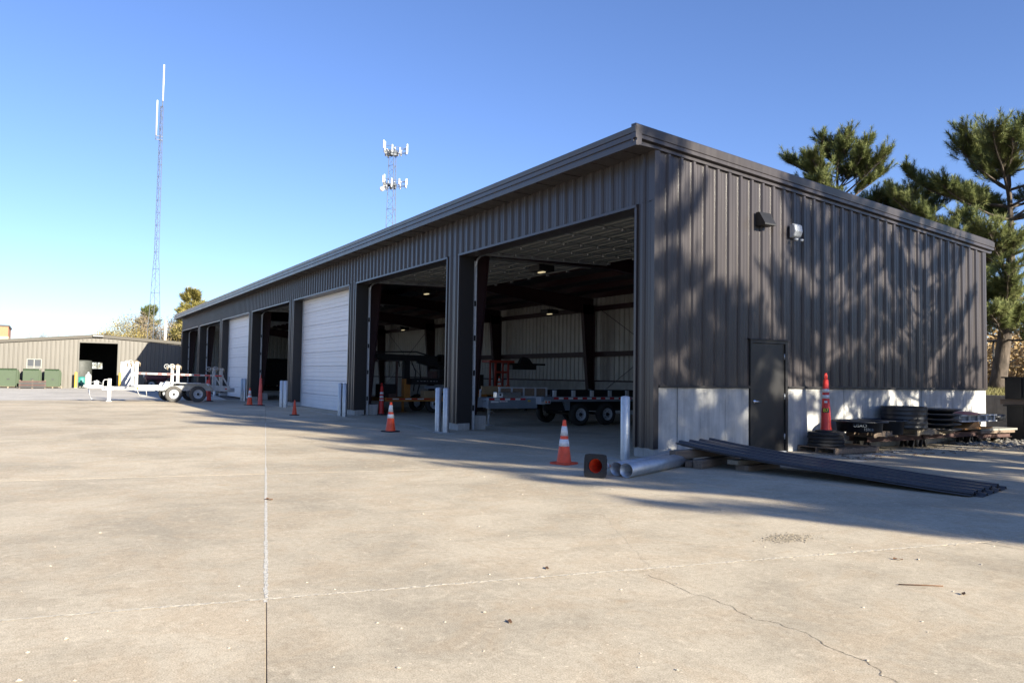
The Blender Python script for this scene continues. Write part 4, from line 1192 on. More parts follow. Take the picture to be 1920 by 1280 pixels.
b = MB(); b.box((0.62, 1.4, 0.42), (0.72, 6.9, 0.70)); b.box((-0.72, 1.4, 0.42), (-0.62, 6.9, 0.70)); b.build('chassis_beam', 'black', FB)
b = MB(); b.prism([(2.0, 0.70), (2.12, 0.44), (2.2, 0.44), (2.2, 0.70)], 'x', 0.74, 0.86); b.build('spring_hanger', 'grey_paint', FB)

# white cable trailer outside (axis +Y)
WT = thing('cable_trailer', 'white cable pulling trailer with three pulley posts parked by the far bays', 'trailer', (-29.1, -6.48, 0))
b = MB(); b.box((-0.09, -0.85, 0.60), (0.09, -0.30, 0.74)); b.box((-0.10, -0.30, 0.52), (0.10, 0.9, 0.68)); b.build('tongue', 'white', WT)
b = MB()
for s_ in (-1, 1): b.beam((0.06 * s_, 0.2, 0.60), (0.88 * s_, 1.0, 0.60), 0.10, 0.16)
b.build('drawbar', 'white', WT)
for s_ in (-1, 1):
    b = MB(); b.box((s_ * 0.90 - 0.06, 0.95, 0.51), (s_ * 0.90 + 0.06, 5.05, 0.74)); b.build('side_beam', 'white', WT)
b = MB(); b.box((-0.84, 4.85, 0.46), (0.84, 5.05, 0.66)); b.box((-0.84, 1.0, 0.52), (0.84, 1.12, 0.70)); b.box((-0.84, 2.9, 0.52), (0.84, 3.0, 0.70)); b.build('cross_beam', 'white', WT)
for i, y in enumerate((1.00, 2.72, 4.62)):
    for s_ in (-1, 1):
        top = (1.80, 1.67, 1.58)[i]
        b = MB(); b.box((s_ * 0.90 - 0.055, y - 0.06, 0.7405), (s_ * 0.90 + 0.055, y + 0.07, top - 0.02)); b.box((s_ * 0.9 - 0.07, y - 0.08, top - 0.12), (s_ * 0.9 - 0.056, y + 0.09, top)); b.box((s_ * 0.9 + 0.056, y - 0.08, top - 0.12), (s_ * 0.9 + 0.07, y + 0.09, top)); b.build('post', 'white', WT)
        if i == 0: 
            b = MB(); b.beam((s_ * 0.9, y - 0.32, 0.73), (s_ * 0.9, y - 0.06, 1.27), 0.07, 0.06); b.build('brace', 'white', WT)
        if i == 2:
            b = MB(); b.beam((s_ * 0.9, y + 0.05, 1.21), (s_ * 0.9, y + 0.36, 0.70), 0.07, 0.06); b.build('brace', 'white', WT)
        # pulley block
        b = MB(); zc = top - 0.04
        b.lathe([(0.0, -0.04), (0.10, -0.04), (0.10, -0.03), (0.075, -0.01), (0.075, 0.01), (0.10, 0.03), (0.10, 0.04), (0.0, 0.04)], 18, (s_ * 0.9, y - 0.02, zc), 0, 'x')
        b.tube([(s_ * 0.9, y + 0.06, zc + 0.05), (s_ * 0.9 + 0.03, y + 0.14, zc - 0.02), (s_ * 0.9, y + 0.13, zc - 0.16)], 0.028, 6)
        b.tube([(s_ * 0.9, y - 0.03, zc + 0.10), (s_ * 0.9, y + 0.06, zc + 0.03)], 0.035, 6)
        b.build('pulley_block', 'pulley', WT)
        b = MB(); cy = y - 0.25
        ring = [(s_ * 0.9, cy + 0.105 * math.cos(a), zc + 0.0 + 0.105 * math.sin(a)) for a in np.linspace(0, 2 * math.pi, 17)]
        b.tube(ring, 0.014, 6, caps=False)
        for a in (0, 2.1, 4.2): b.tube([(s_ * 0.9, cy, zc), (s_ * 0.9, cy + 0.1 * math.cos(a), zc + 0.1 * math.sin(a))], 0.009, 5)
        b.tube([(s_ * 0.9, cy, zc), (s_ * 0.9, y - 0.08, zc)], 0.02, 6)
        b.tube([(s_ * 0.9 + 0.02, cy + 0.02, zc - 0.02), (s_ * 0.9 + 0.03, cy + 0.05, zc - 0.18)], 0.03, 6, 1)
        b.build('hand_wheel', ['white', 'pulley'], WT)
for s_ in (-1, 1):
    b = MB(); b.beam((s_ * 0.99, 1.0, 1.29), (s_ * 0.99, 4.72, 1.215), 0.04, 0.085); RL = b.build('rail', 'white', WT)
    if s_ == 1:
        for y0_, l_ in ((1.07, 0.14), (1.34, 0.10), (1.86, 0.18), (2.24, 0.30), (2.80, 0.07), (3.02, 0.18), (3.41, 0.27), (3.87, 0.25), (4.33, 0.30)):
            z_ = 1.29 - (y0_ - 1.0) * 0.0202
            b = MB(); b.beam((1.0125, y0_, z_), (1.0125, y0_ + l_, z_ - l_ * 0.0202), 0.004, 0.062); b.build('reflective_tape', 'redtape', RL)
for s_ in (-1, 1):
    b = MB()
    x0_, x1_ = (0.961, 1.28) if s_ == 1 else (-1.28, -0.961)
    pts = [(2.15, 0.52), (2.45, 0.86), (4.05, 0.83), (4.28, 0.50)]
    for k in range(3):
        (ya, za), (yb_, zb) = pts[k], pts[k + 1]
        b.prism([(ya, za), (yb_, zb), (yb_, zb + 0.025), (ya, za + 0.025)], 'x', x0_, x1_)
    b.build('fender', 'white', WT)
    b = MB(); b.prism([(2.5, 0.60), (2.55, 0.845), (4.0, 0.82), (4.1, 0.60)], 'x', s_ * 0.95 - 0.005, s_ * 0.95 + 0.005); b.build('wheel_well', 'lgrey', WT)
    for k, y in enumerate((2.55, 3.58)):
        wheel(WT, s_ * 1.12, y, 0.365, 0.37, 0.22, s_, 'lgrey', 'tire_dust' if s_ == 1 else 'tire')
for y in (2.55, 3.58):
    b = MB(); b.tube([(-1.0, y, 0.365), (1.0, y, 0.365)], 0.045, 8); b.build('axle', 'lgrey', WT)
b = MB(); b.prism([(1.95, 0.52), (2.1, 0.52), (2.38, 0.92), (2.20, 0.94)], 'x', 0.97, 1.22); b.build('wheel_chock', 'lgrey', WT)
b = MB(); b.prism([(1.80, 0.54), (1.9, 0.54), (2.1, 0.88), (1.98, 0.90)], 'x', 0.97, 1.20); b.build('wheel_chock', 'lgrey', WT)
b = MB(); b.box((-0.075, -0.075, 0.0), (0.075, 0.075, 1.03)); b.box((-0.12, -0.12, 0.0), (0.12, 0.12, 0.02)); b.build('jack_leg', 'white', WT)
b = MB(); b.tube([(0.0, -0.08, 0.98), (0.0, -0.20, 0.98), (0.0, -0.25, 0.90), (0.0, -0.26, 0.66), (0.0, -0.30, 0.62)], 0.022, 8); b.build('jack_crank', 'white', WT)
b = MB(); b.box((-0.09, -0.62, 0.741), (0.09, -0.42, 0.92)); bev(b.build('breakaway_box', 'white', WT), 0.02)
b = MB(); b.tube([(0.02, -0.80, 0.76), (0.02, -0.70, 0.86), (0.02, -0.50, 0.95), (0.02, -0.30, 0.80)], 0.010, 6); b.tube([(0.05, -0.80, 0.62), (0.05, -0.77, 0.30), (0.05, -0.70, 0.10), (0.05, -0.62, 0.14)], 0.014, 6); b.tube([(-0.05, -0.82, 0.62), (-0.05, -0.80, 0.40), (-0.04, -0.74, 0.22)], 0.012, 6); b.build('safety_chain', 'galv', WT)
b = MB(); b.lathe([(0.0, -0.08), (0.07, -0.08), (0.07, 0.06), (0, 0.06)], 14, (0, -0.95, 0.68), 0, 'y'); b.build('coupler', 'white', WT)
b = MB()
for q, p in (((0.97, 1.05, 0.52), (0.97, 1.16, 0.28)), ((0.97, 1.42, 0.52), (0.97, 1.45, 0.28)), ((0.97, 1.14, 0.28), (0.97, 1.46, 0.28))): b.tube([q, p], 0.014, 6)
b.build('step', 'white', WT)
for y0_, l_, z_ in ((0.75, 0.05, 0.58), (-0.25, 0.10, 0.58), (0.35, 0.25, 0.61)):
    b = MB(); b.box((0.1005, y0_, z_), (0.104, y0_ + l_, z_ + 0.045)); b.build('reflective_tape', 'redtape', WT)
b = MB(); b.box((0.9605, 4.80, 0.58), (0.966, 4.90, 0.63)); b.build('side_lamp', 'lens_red', WT)
b = MB(); b.box((0.9605, 1.02, 0.57), (0.966, 1.10, 0.66)); b.build('side_lamp', 'lens_amber', WT)
b = MB(); b.tube([(-0.3, 5.06, 0.55), (-0.3, 5.35, 0.55), (-0.3, 5.36, 0.45)], 0.06, 8); b.build('tail_hitch', 'lgrey', WT)
b = MB(); b.box((0.2, 5.06, 0.45), (0.6, 5.32, 0.64)); b.build('tail_winch', 'lgrey', WT)
b = MB(); b.lathe([(0.0, 0.02), (0.045, 0.015), (0.05, 0.0)], 12, (0.7, 5.06, 0.56), 0, 'y'); b.build('tail_lamp', 'lens_red', WT)
for x in (-0.8, 0.8):
    b = MB(); b.tube([(x, 5.0, 0.66), (x, 5.02, 1.17)], 0.012, 6); b.build('marker_rod', 'black', WT)

# orange derrick machine in second bay
OM = thing('derrick_trailer', 'orange trailer with a dark boom on a mast inside the second bay', 'trailer', (-16.8, 2.5, 0))
for s_ in (-1, 1):
    b = MB(); b.box((s_ * 0.85 - 0.05, -1.05, 0.43), (s_ * 0.85 + 0.05, 3.6, 0.56)); b.build('frame_rail', 'om', OM)
b = MB(); b.box((-0.80, -1.05, 0.43), (0.80, -0.93, 0.55)); b.box((-0.8, 1.0, 0.40), (0.8, 1.1, 0.55)); b.build('cross_member', 'om', OM)
tape(OM, 0.9005, -1.0, 0.72, 0.50, 0.04, 7)
b = MB(); b.box((0.15, -0.10, 0.56), (0.40, 0.15, 1.25)); b.box((0.16, -0.09, 1.2501), (0.38, 0.13, 1.95), 1); b.build('mast', ['om', 'black'], OM)
b = MB(); b.beam((0.28, -1.2, 2.05), (0.28, 1.4, 2.02), 0.24, 0.22); b.beam((0.28, -1.25, 2.22), (0.28, 0.4, 2.27), 0.05, 0.05); b.beam((0.28, 0.4, 2.27), (0.28, 1.0, 2.12), 0.05, 0.05); b.beam((0.28, 0.5, 1.98), (0.28, 1.55, 1.72), 0.22, 0.26); b.beam((0.28, -1.2, 2.05), (0.28, -1.2, 2.26), 0.06, 0.06)
b.build('boom', 'black', OM)
b = MB(); b.lathe([(0.0, -0.12), (0.20, -0.12), (0.20, 0.12), (0.0, 0.12)], 18, (0.28, 1.45, 2.0), 0, 'x'); b.build('winch_drum', 'black', OM)
b = MB(); b.box((-0.3, -1.35, 1.9), (0.5, -1.22, 2.0)); b.tube([(0.3, -1.3, 1.9), (0.3, -1.32, 1.7), (0.28, -1.25, 1.62)], 0.03, 6); b.tube([(0.2, -1.35, 1.98), (0.2, -1.55, 1.80), (0.2, -1.5, 1.65)], 0.012, 5); b.build('boom_head', 'rust', OM)
b = MB()
for p in ([(0.35, 0.2, 1.9), (0.42, 0.35, 1.5), (0.35, 0.3, 0.8)], [(0.40, 0.5, 1.85), (0.42, 0.55, 1.3), (0.38, 0.45, 0.7)], [(0.3, -0.3, 1.9), (0.34, -0.28, 1.7)]): b.tube(p, 0.025, 6)
b.build('hydraulic_hose', 'rubber', OM)
b = MB(); b.box((0.30, -0.42, 0.56), (0.36, -0.34, 1.90)); b.build('boom_rest', 'rust', OM)
b = MB(); b.box((0.55, 0.50, 0.561), (0.90, 1.75, 0.82)); bev(b.build('tool_cabinet', 'tan_box', OM), 0.01)
b = MB(); b.lathe([(0.0, 0.005), (0.06, 0.005), (0.06, 0.0)], 14, (0.9005, 1.22, 0.70), 0, 'x'); b.build('latch', 'black', OM)
b = MB(); b.box((0.30, 0.55, 0.90), (0.85, 2.2, 1.0), 1); b.box((0.1, -0.02, 1.05), (0.85, 2.0, 1.28)); b.build('deck_beam', ['black', 'grey_paint'], OM)
b = MB()
for i in range(7): b.box((0.8505, 0.22 + i * 0.13, 1.165), (0.853, 0.30 + i * 0.13 - (0.03 if i % 3 == 0 else 0), 1.185))
b.build('deck_marking', 'lgrey', OM)
b = MB(); b.box((0.0, 1.1, 1.28), (0.8, 1.95, 1.65)); bev(b.build('engine_cover', 'black', OM), 0.04)
b = MB(); b.box((0.3, 0.9, 1.281), (0.7, 1.09, 1.55)); b.build('control_box', 'rust', OM)
b = MB(); b.box((-0.2, -1.0, 0.561), (0.5, -0.45, 1.05)); bev(b.build('battery_box', 'black', OM), 0.03)
b = MB(); b.box((0.45, -0.85, 0.561), (0.75, -0.55, 0.70)); b.build('small_box', 'rust', OM)
b = MB(); b.tube([(0.0, 0.03, 0.45), (0.0, 0.03, 0.03)], 0.05, 10); b.box((-0.09, -0.07, 0.0), (0.09, 0.13, 0.02)); b.build('jack', 'om', OM)
b = MB(); b.box((0.52, 2.4, 0.57), (0.90, 4.3, 0.86)); b.build('rear_deck', 'om', OM)
tape(OM, 0.9007, 2.5, 4.2, 0.74, 0.04, 5)
for y in (0.85, 1.75):
    wheel(OM, 0.75, y + 0.1, 0.33, 0.33, 0.2, 1, 'lgrey'); wheel(OM, -0.75, y + 0.1, 0.33, 0.33, 0.2, -1, 'lgrey')

# red rig on its stand behind the flatbed
RS = thing('red_rig', 'red steel rig with a flat topped stand behind the flatbed trailer', 'rig', (-16.3, 6.3, 0))
b = MB(); b.box((-0.6, -0.7, 0.66), (0.6, 1.9, 0.80)); b.build('platform', 'om', RS)
for x in (-0.5, 0.5):
    for y in (-0.6, 1.7):
        b = MB(); b.box((x - 0.05, y - 0.05, 0), (x + 0.05, y + 0.05, 0.659)); b.build('leg', 'black', RS)
for x in (0.0, 0.42):
    for y in (-0.30, 0.28):
        b = MB(); b.box((x - 0.03, y - 0.035, 0.801), (x + 0.03, y + 0.035, 1.93)); b.build('upright', 'omr', RS)
b = MB(); b.box((-0.1, -0.62, 1.931), (0.5, 0.52, 2.02)); b.build('top_plate', 'omr', RS)
b = MB(); b.box((0.38, -0.26, 1.52), (0.44, 0.24, 1.60)); b.build('cross_bar', 'omr', RS)
b = MB(); b.box((0.0, 0.3, 1.86), (0.4, 2.05, 1.93)); b.box((0.05, 0.55, 1.68), (0.35, 1.65, 1.86)); b.prism([(0.9, 1.93), (1.5, 1.93), (1.35, 2.12), (1.05, 2.2)], 'x', 0.1, 0.3); b.build('boom', 'black', RS)
b = MB(); b.box((-0.6, -1.1, 0.05), (0.3, -0.75, 1.45)); b.build('power_unit', 'black', RS)
cone((-15.95, 6.22, 0.80), 0.60, 'orange banded cone on the red rig by its upright, closer to the pillar', bands=((0.40, 0.56), (0.64, 0.86)))
cone((-15.95, 6.62, 0.80), 0.60, 'orange banded cone on the red rig under its boom', bands=((0.40, 0.56), (0.64, 0.86)))
# dark stored vehicle in the fourth bay
DV = thing('stored_trailer', 'black boxy trailer stored in the shadow of the open middle bay', 'trailer', (-37.0, 3.2, 0))
b = MB(); b.box((-1.0, -1.2, 0.55), (1.0, 3.4, 2.25)); bev(b.build('body', 'black', DV), 0.08)
for y0_, m in ((-1.05, 'refl'), (-0.95, 'lens_red'), (-0.45, 'refl'), (-0.35, 'lens_red')):
    b = MB(); b.box((1.0005, y0_, 0.62), (1.006, y0_ + 0.09, 0.68)); b.build('marker', m, DV)
for y in (0.8, 1.7):
    wheel(DV, 0.85, y, 0.36, 0.36, 0.22, 1, 'lgrey'); wheel(DV, -0.85, y, 0.36, 0.36, 0.22, -1, 'lgrey')
b = MB(); b.box((-0.9, -1.19, 0.35), (0.9, 3.3, 0.5499)); b.build('chassis', 'black', DV)

# ================================================================== TAN SHED
XT = -59.5
TS = thing('tan_shed', 'low tan ribbed metal shed with one large open doorway', 'shed')
def ztan(y): return 4.03 - (0.098 * (-5.37 - y) if y < -5.37 else 0.058 * (y + 5.37))
OY0, OY1, OZ = -6.62, -3.93, 3.56
def tan_bottom(mid):
    if OY0 < mid < OY1: return OZ
    if -10.12 < mid < -9.12: return 2.2
    if -3.70 < mid < -2.90: return 2.16
    return 0.0
y = -19.0
while y < 7.0:
    y2 = y + 0.9144
    cuts = sorted(set([y, y2] + [c for c in (OY0, OY1, -10.12, -9.12, -3.70, -2.90) if y < c < y2]))
    for k in range(len(cuts) - 1):
        mid = (cuts[k] + cuts[k + 1]) / 2
        rib_panel(cuts[k], cuts[k + 1], tan_bottom(mid), ztan, lambda t, d, z: (XT + d, t, z), False, 0.030).build('wall_panel', 'tan', TS)
        if -10.12 < mid < -9.12: rib_panel(cuts[k], cuts[k + 1], 0.0, 1.45, lambda t, d, z: (XT + d, t, z), False, 0.030).build('wall_panel', 'tan', TS)
    y = y2
for y0_, y1_ in ((-19.2, -5.37), (-5.37, 7.2)):
    b = MB()
    b.add([(XT + 0.002, y0_, ztan(y0_) - 0.02), (XT + 0.16, y0_, ztan(y0_) - 0.02), (XT + 0.16, y1_, ztan(y1_) - 0.02), (XT + 0.002, y1_, ztan(y1_) - 0.02), (XT + 0.002, y0_, ztan(y0_) + 0.22), (XT + 0.20, y0_, ztan(y0_) + 0.22), (XT + 0.20, y1_, ztan(y1_) + 0.22), (XT + 0.002, y1_, ztan(y1_) + 0.22)],
          [(3, 2, 1, 0), (4, 5, 6, 7), (0, 1, 5, 4), (1, 2, 6, 5), (2, 3, 7, 6), (3, 0, 4, 7)])
    b.build('rake_trim', 'tan_roof', TS)
    b = MB()
    b.add([(XT - 14, y0_, ztan(y0_) + 0.1), (XT, y0_, ztan(y0_) + 0.1), (XT, y1_, ztan(y1_) + 0.1), (XT - 14, y1_, ztan(y1_) + 0.1), (XT - 14, y0_, ztan(y0_) + 0.2), (XT, y0_, ztan(y0_) + 0.2), (XT, y1_, ztan(y1_) + 0.2), (XT - 14, y1_, ztan(y1_) + 0.2)],
          [(3, 2, 1, 0), (4, 5, 6, 7), (0, 1, 5, 4), (1, 2, 6, 5), (2, 3, 7, 6), (3, 0, 4, 7)])
    b.build('roof', 'tan_roof', TS)
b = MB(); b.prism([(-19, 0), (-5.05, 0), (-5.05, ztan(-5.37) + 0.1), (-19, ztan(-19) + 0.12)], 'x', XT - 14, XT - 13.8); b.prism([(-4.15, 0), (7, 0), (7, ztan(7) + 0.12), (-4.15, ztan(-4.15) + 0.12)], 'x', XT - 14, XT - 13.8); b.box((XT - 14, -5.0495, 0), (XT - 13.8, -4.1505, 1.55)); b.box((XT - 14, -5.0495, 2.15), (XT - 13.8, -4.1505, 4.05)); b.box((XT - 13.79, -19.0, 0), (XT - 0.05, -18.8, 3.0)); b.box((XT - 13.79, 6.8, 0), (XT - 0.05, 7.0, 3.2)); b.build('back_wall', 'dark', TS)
b = MB(); b.box((XT - 13.9, -4.63, 1.55), (XT - 13.85, -4.57, 2.15)); b.build('back_window_frame', 'frame_w', TS)
b = MB(); b.box((XT - 0.10, OY0 - 0.10, 0), (XT + 0.045, OY0, OZ)); b.box((XT - 0.10, OY1, 0), (XT + 0.045, OY1 + 0.10, OZ)); b.box((XT - 0.10, OY0 - 0.1, OZ + 0.0005), (XT + 0.045, OY1 + 0.1, OZ + 0.10)); b.build('doorway_trim', 'tan_roof', TS)
WF = MB()
for a_ in ((-10.12, -10.06), (-9.65, -9.59), (-9.18, -9.12)): WF.box((XT - 0.04, a_[0], 1.46), (XT + 0.05, a_[1], 2.20))
for z0_ in (1.455, 1.58, 2.15): WF.box((XT - 0.035, -10.0595, z0_), (XT + 0.045, -9.6505, z0_ + 0.05)); WF.box((XT - 0.035, -9.5895, z0_), (XT + 0.045, -9.1805, z0_ + 0.05))
WF = WF.build('window', 'frame_w', TS)
for a_, c_ in ((-10.06, -9.65), (-9.59, -9.18)):
    b = MB(); b.box((XT - 0.02, a_, 1.46), (XT - 0.012, c_, 2.19)); b.build('pane', 'glass', WF)
b = MB(); b.box((XT - 0.03, -3.68, 0.02), (XT + 0.02, -2.92, 2.14)); SD = b.build('side_door', 'lgrey', TS)
b = MB(); b.lathe([(0.04, 0.0), (0.04, 0.05), (0, 0.05)], 10, (XT + 0.02, -3.58, 1.0), 0, 'x'); b.build('handle', 'chrome', SD)
b = MB(); b.box((XT + 0.16, -5.75, ztan(-5.37) + 0.02), (XT + 0.40, -5.0, ztan(-5.37) + 0.14)); bev(b.build('ridge_lamp', 'frame_w', TS), 0.03)
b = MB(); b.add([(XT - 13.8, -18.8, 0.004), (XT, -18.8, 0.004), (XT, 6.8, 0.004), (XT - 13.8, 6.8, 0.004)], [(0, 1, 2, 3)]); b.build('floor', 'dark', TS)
for y, l in ((-6.84, 'yellow bollard at the shed doorway beside the green cabinets'), (-3.78, 'yellow bollard at the shed doorway on the grey side door side')):
    t = thing('bollard', l, 'bollard', (XT + 0.7, y + 0.02, 0), group='yellow bollards at the tan shed')
    b = MB(); b.lathe([(0.10, -0.02), (0.10, 1.18), (0.08, 1.23), (0.0, 1.25)], 16); b.build('pipe', 'yellow', t)
    b = MB(); b.lathe([(0.1005, 0.0), (0.13, 0.0), (0.13, 0.03), (0.1005, 0.04)], 16); b.build('footing', 'pier', t)
# green cabinets
for i, (y0_, y1_) in enumerate(((-11.85, -10.52), (-10.30, -9.10), (-8.92, -7.80))):
    yc = (y0_ + y1_) / 2; hw = (y1_ - y0_) / 2
    pl = thing('pallet', ['pallet under the green cabinet at the picture edge', 'pallet under the green cabinet below the shed window', 'pallet under the green cabinet closest to the shed doorway'][i], 'pallet', (XT + 1.1, yc, 0), group='pallets under the green cabinets')
    for k in range(5):
        b = MB(); q = -0.55 + k * 0.275; b.box((q - 0.06, -hw - 0.1, 0.09), (q + 0.06, hw + 0.1, 0.115)); b.build('deck_board', 'wood_pale', pl)
    for k in range(3):
        b = MB(); q = (-hw - 0.02) + k * (hw + 0.02); b.box((-0.6, q - 0.04, 0), (0.6, q + 0.04, 0.0895)); b.build('stringer', 'wood_pale', pl)
    t = thing('transformer_cabinet', ['green steel transformer cabinet at the picture edge', 'green steel transformer cabinet in the middle, below the shed window', 'green steel transformer cabinet closest to the shed doorway'][i], 'transformer', (XT + 1.1, yc, 0.116), group='green transformer cabinets by the tan shed')
    b = MB(); b.box((-0.5, -hw * 0.72, 0), (0.15, hw * 0.92, 1.24)); bev(b.build('tank', 'green', t), 0.02)
    b = MB(); b.prism([(0.151, 0.0), (0.52, 0.0), (0.52, 1.20), (0.38, 1.30), (-0.5, 1.33), (-0.5, 1.2405), (0.151, 1.2405)], 'y', -hw, hw * 0.72); bev(b.build('hood', 'green', t), 0.015)
    b = MB(); b.box((0.5205, -hw * 0.15, 0.52), (0.56, hw * 0.12, 0.58)); b.build('latch', 'black', t)
    b = MB()
    for q in (-0.06, 0.16): b.tube([(0.40, q, 1.29), (0.44, q + 0.03, 1.22), (0.53, q + 0.05, 1.17)], 0.016, 6)
    b.build('lifting_lug', 'black', t)
    b = MB(); b.tube([(-0.2, hw * 0.93, 0.1), (-0.2, hw * 0.93, 1.1)], 0.05, 6)
    for q in (-0.4, -0.3, -0.1, 0.0): b.box((q - 0.01, hw * 0.925, 0.2), (q + 0.01, hw * 1.02, 1.1))
    b.build('cooling_fin', 'green', t)
t = thing('crate', 'dark slatted crate of scrap wood before the green cabinets', 'crate', (XT + 2.4, -9.65, 0))
for k in range(4):
    b = MB(); b.box((-0.45, -0.85, 0.06 + k * 0.13), (-0.42, 0.85, 0.16 + k * 0.13)); b.build('slat', 'wood', t)
    b = MB(); b.box((0.42, -0.85, 0.06 + k * 0.13), (0.45, 0.85, 0.16 + k * 0.13)); b.build('slat', 'rust' if k % 2 else 'jamb', t)
for x in (-0.40, 0.40):
    for y in (-0.8, 0.0, 0.8):
        b = MB(); b.box((x - 0.04 * (x > 0) - 0.0, y - 0.05, 0), (x + 0.018, y + 0.05, 0.60)); b.build('post', 'wood', t)
b = MB(); b.box((-0.38, -0.78, 0.05), (0.38, 0.78, 0.35)); b.build('filling', 'black', t)
# things in the shed doorway
t = thing('gas_cylinder', 'white gas cylinder with a valve before the shed doorway', 'cylinder', (XT + 1.3, -6.0, 0))
b = MB(); b.lathe([(0.0, 0.0), (0.22, 0.02), (0.23, 0.1), (0.23, 0.95), (0.18, 1.08), (0.05, 1.13), (0.0, 1.13)], 20); b.build('tank', 'white', t)
b = MB(); b.lathe([(0.06, 1.12), (0.06, 1.25), (0.0, 1.26)], 10); b.tube([(0.0, -0.08, 1.22), (0.0, 0.10, 1.22)], 0.02, 6); b.build('valve', 'lgrey', t)
t = thing('teal_tank', 'small teal tank standing inside the shed doorway', 'tank', (XT - 1.0, -6.35, 0))
b = MB(); b.lathe([(0.0, 0.1), (0.36, 0.1), (0.38, 0.16), (0.38, 0.78), (0.30, 0.86), (0.0, 0.88)], 20); b.build('drum', 'teal', t)
for k in range(3):
    b = MB(); a = k * 2.094; b.tube([(0.28 * math.cos(a), 0.28 * math.sin(a), 0), (0.28 * math.cos(a), 0.28 * math.sin(a), 0.11)], 0.03, 6); b.build('leg', 'black', t)
t = thing('storage_tank', 'large grey tank, coloured darker for shade, deep in the shed doorway', 'tank', (XT - 4.0, -6.4, 0))
b = MB(); b.lathe([(0.0, 0.35), (0.85, 0.35), (0.9, 0.45), (0.9, 2.1), (0.85, 2.2), (0, 2.25)], 24); b.build('shell', 'grey_shaded', t)
b = MB(); b.box((-0.7, -0.7, 0), (0.7, 0.7, 0.3499)); b.build('plinth', 'pier', t)
# maroon machine behind the white trailer
t = thing('maroon_machine', 'maroon and orange machine parked between the shed and the white trailer', 'machine', (-53.5, -1.6, 0))
b = MB(); b.box((-0.6, -0.9, 0.75), (0.6, 0.6, 1.35)); bev(b.build('hood', 'maroon', t), 0.1)
b = MB(); b.box((-0.5, 0.6, 0.9), (0.5, 1.7, 1.35)); bev(b.build('engine', 'omr', t), 0.05)
b = MB(); b.lathe([(0.0, -0.05), (0.2, -0.05), (0.2, 0.05), (0.0, 0.05)], 14, (0, -0.95, 1.1), 0, 'y'); b.build('lamp', 'lgrey', t)
b = MB(); b.box((-0.35, -0.8, 0.4), (0.35, 1.6, 0.75)); b.build('chassis', 'maroon', t)
for y in (-0.5, 1.3):
    for s_ in (-1, 1): wheel(t, s_ * 0.55, y, 0.4, 0.4, 0.22, s_, 'lgrey')

# brick building far away
t = thing('brick_building', 'orange brick building with a dark roof edge at the picture edge', 'building', (-142, -25.0, 0))
b = MB(); b.box((-10, -14, 0), (2.3, 11.1, 6.7)); b.build('lower_wall', 'brick_lt', t)
b = MB(); b.box((-10, -14, 6.7005), (2.25, 11.05, 8.3)); b.build('upper_wall', 'brick', t)
b = MB(); b.box((-10.2, -14.2, 8.3005), (2.4, 11.2, 8.55)); b.build('coping', 'jamb', t)

# ================================================================== MAST AND TOWER
def lattice(t, spec, seg, rl, rb, m):
    # spec: list of (z, half width) for a triangular tower
    zs = [s_[0] for s_ in spec]
    def hw(z): return float(np.interp(z, zs, [s_[1] for s_ in spec]))
    ang = [R(90), R(210), R(330)]
    def leg(k, z): return (hw(z) * 1.155 * math.cos(ang[k] + 0.35), hw(z) * 1.155 * math.sin(ang[k] + 0.35), z)
    for k in range(3):
        b = MB(); b.tube([leg(k, z) for z in zs], rl, 6); b.build('leg', m, t)
    b = MB(); z = zs[0]; i = 0
    while z < zs[-1] - 0.1:
        st = max(0.45, seg * hw(z) * 2)
        z2 = min(zs[-1], z + st)
        for k in range(3):
            k2 = (k + 1) % 3
            if i % 2: k, k2 = k2, k
            b.tube([leg(k, z), leg(k2, z2)], rb, 4, caps=False)
            if i % 3 == 0: b.tube([leg(k, z2), leg(k2, z2)], rb, 4, caps=False)
        z = z2; i += 1
    o = b.build('bracing', m, t, fix=False); o['kind'] = 'stuff'
    return leg
MA = thing('radio_mast', 'tall thin lattice radio mast with two white whip antennas', 'mast', (-84.16, 1.42, 0))
lattice(MA, [(0, 0.80), (5, 0.68), (13.5, 0.30), (14.0, 0.24), (31.3, 0.15)], 1.1, 0.032, 0.015, 'mast')
b = MB(); b.tube([(0, 0.07, 31.2), (0, 0.07, 31.9)], 0.05, 8, 1); b.tube([(0, 0.08, 31.9), (0, 0.08, 36.1)], 0.09, 8); b.build('whip_antenna', ['fibre', 'mast'], MA)
b = MB(); b.tube([(0, -0.50, 27.4), (0, -0.50, 27.9)], 0.05, 8, 1); b.tube([(0, -0.48, 27.9), (0, -0.48, 31.9)], 0.09, 8); b.build('whip_antenna', ['fibre', 'mast'], MA)
b = MB(); b.beam((0, -0.52, 27.45), (0, 0.2, 27.45), 0.06, 0.08); b.beam((0, -0.52, 27.85), (0, 0.2, 27.85), 0.06, 0.08); b.build('side_arm', 'mast', MA)
CT = thing('cell_tower', 'lattice cell tower with two rings of white panel antennas beyond the garage', 'tower', (-110.1, 40.0, 0))
lattice(CT, [(0, 1.3), (26, 0.80), (33, 0.66), (39.2, 0.60)], 0.9, 0.055, 0.028, 'mast')
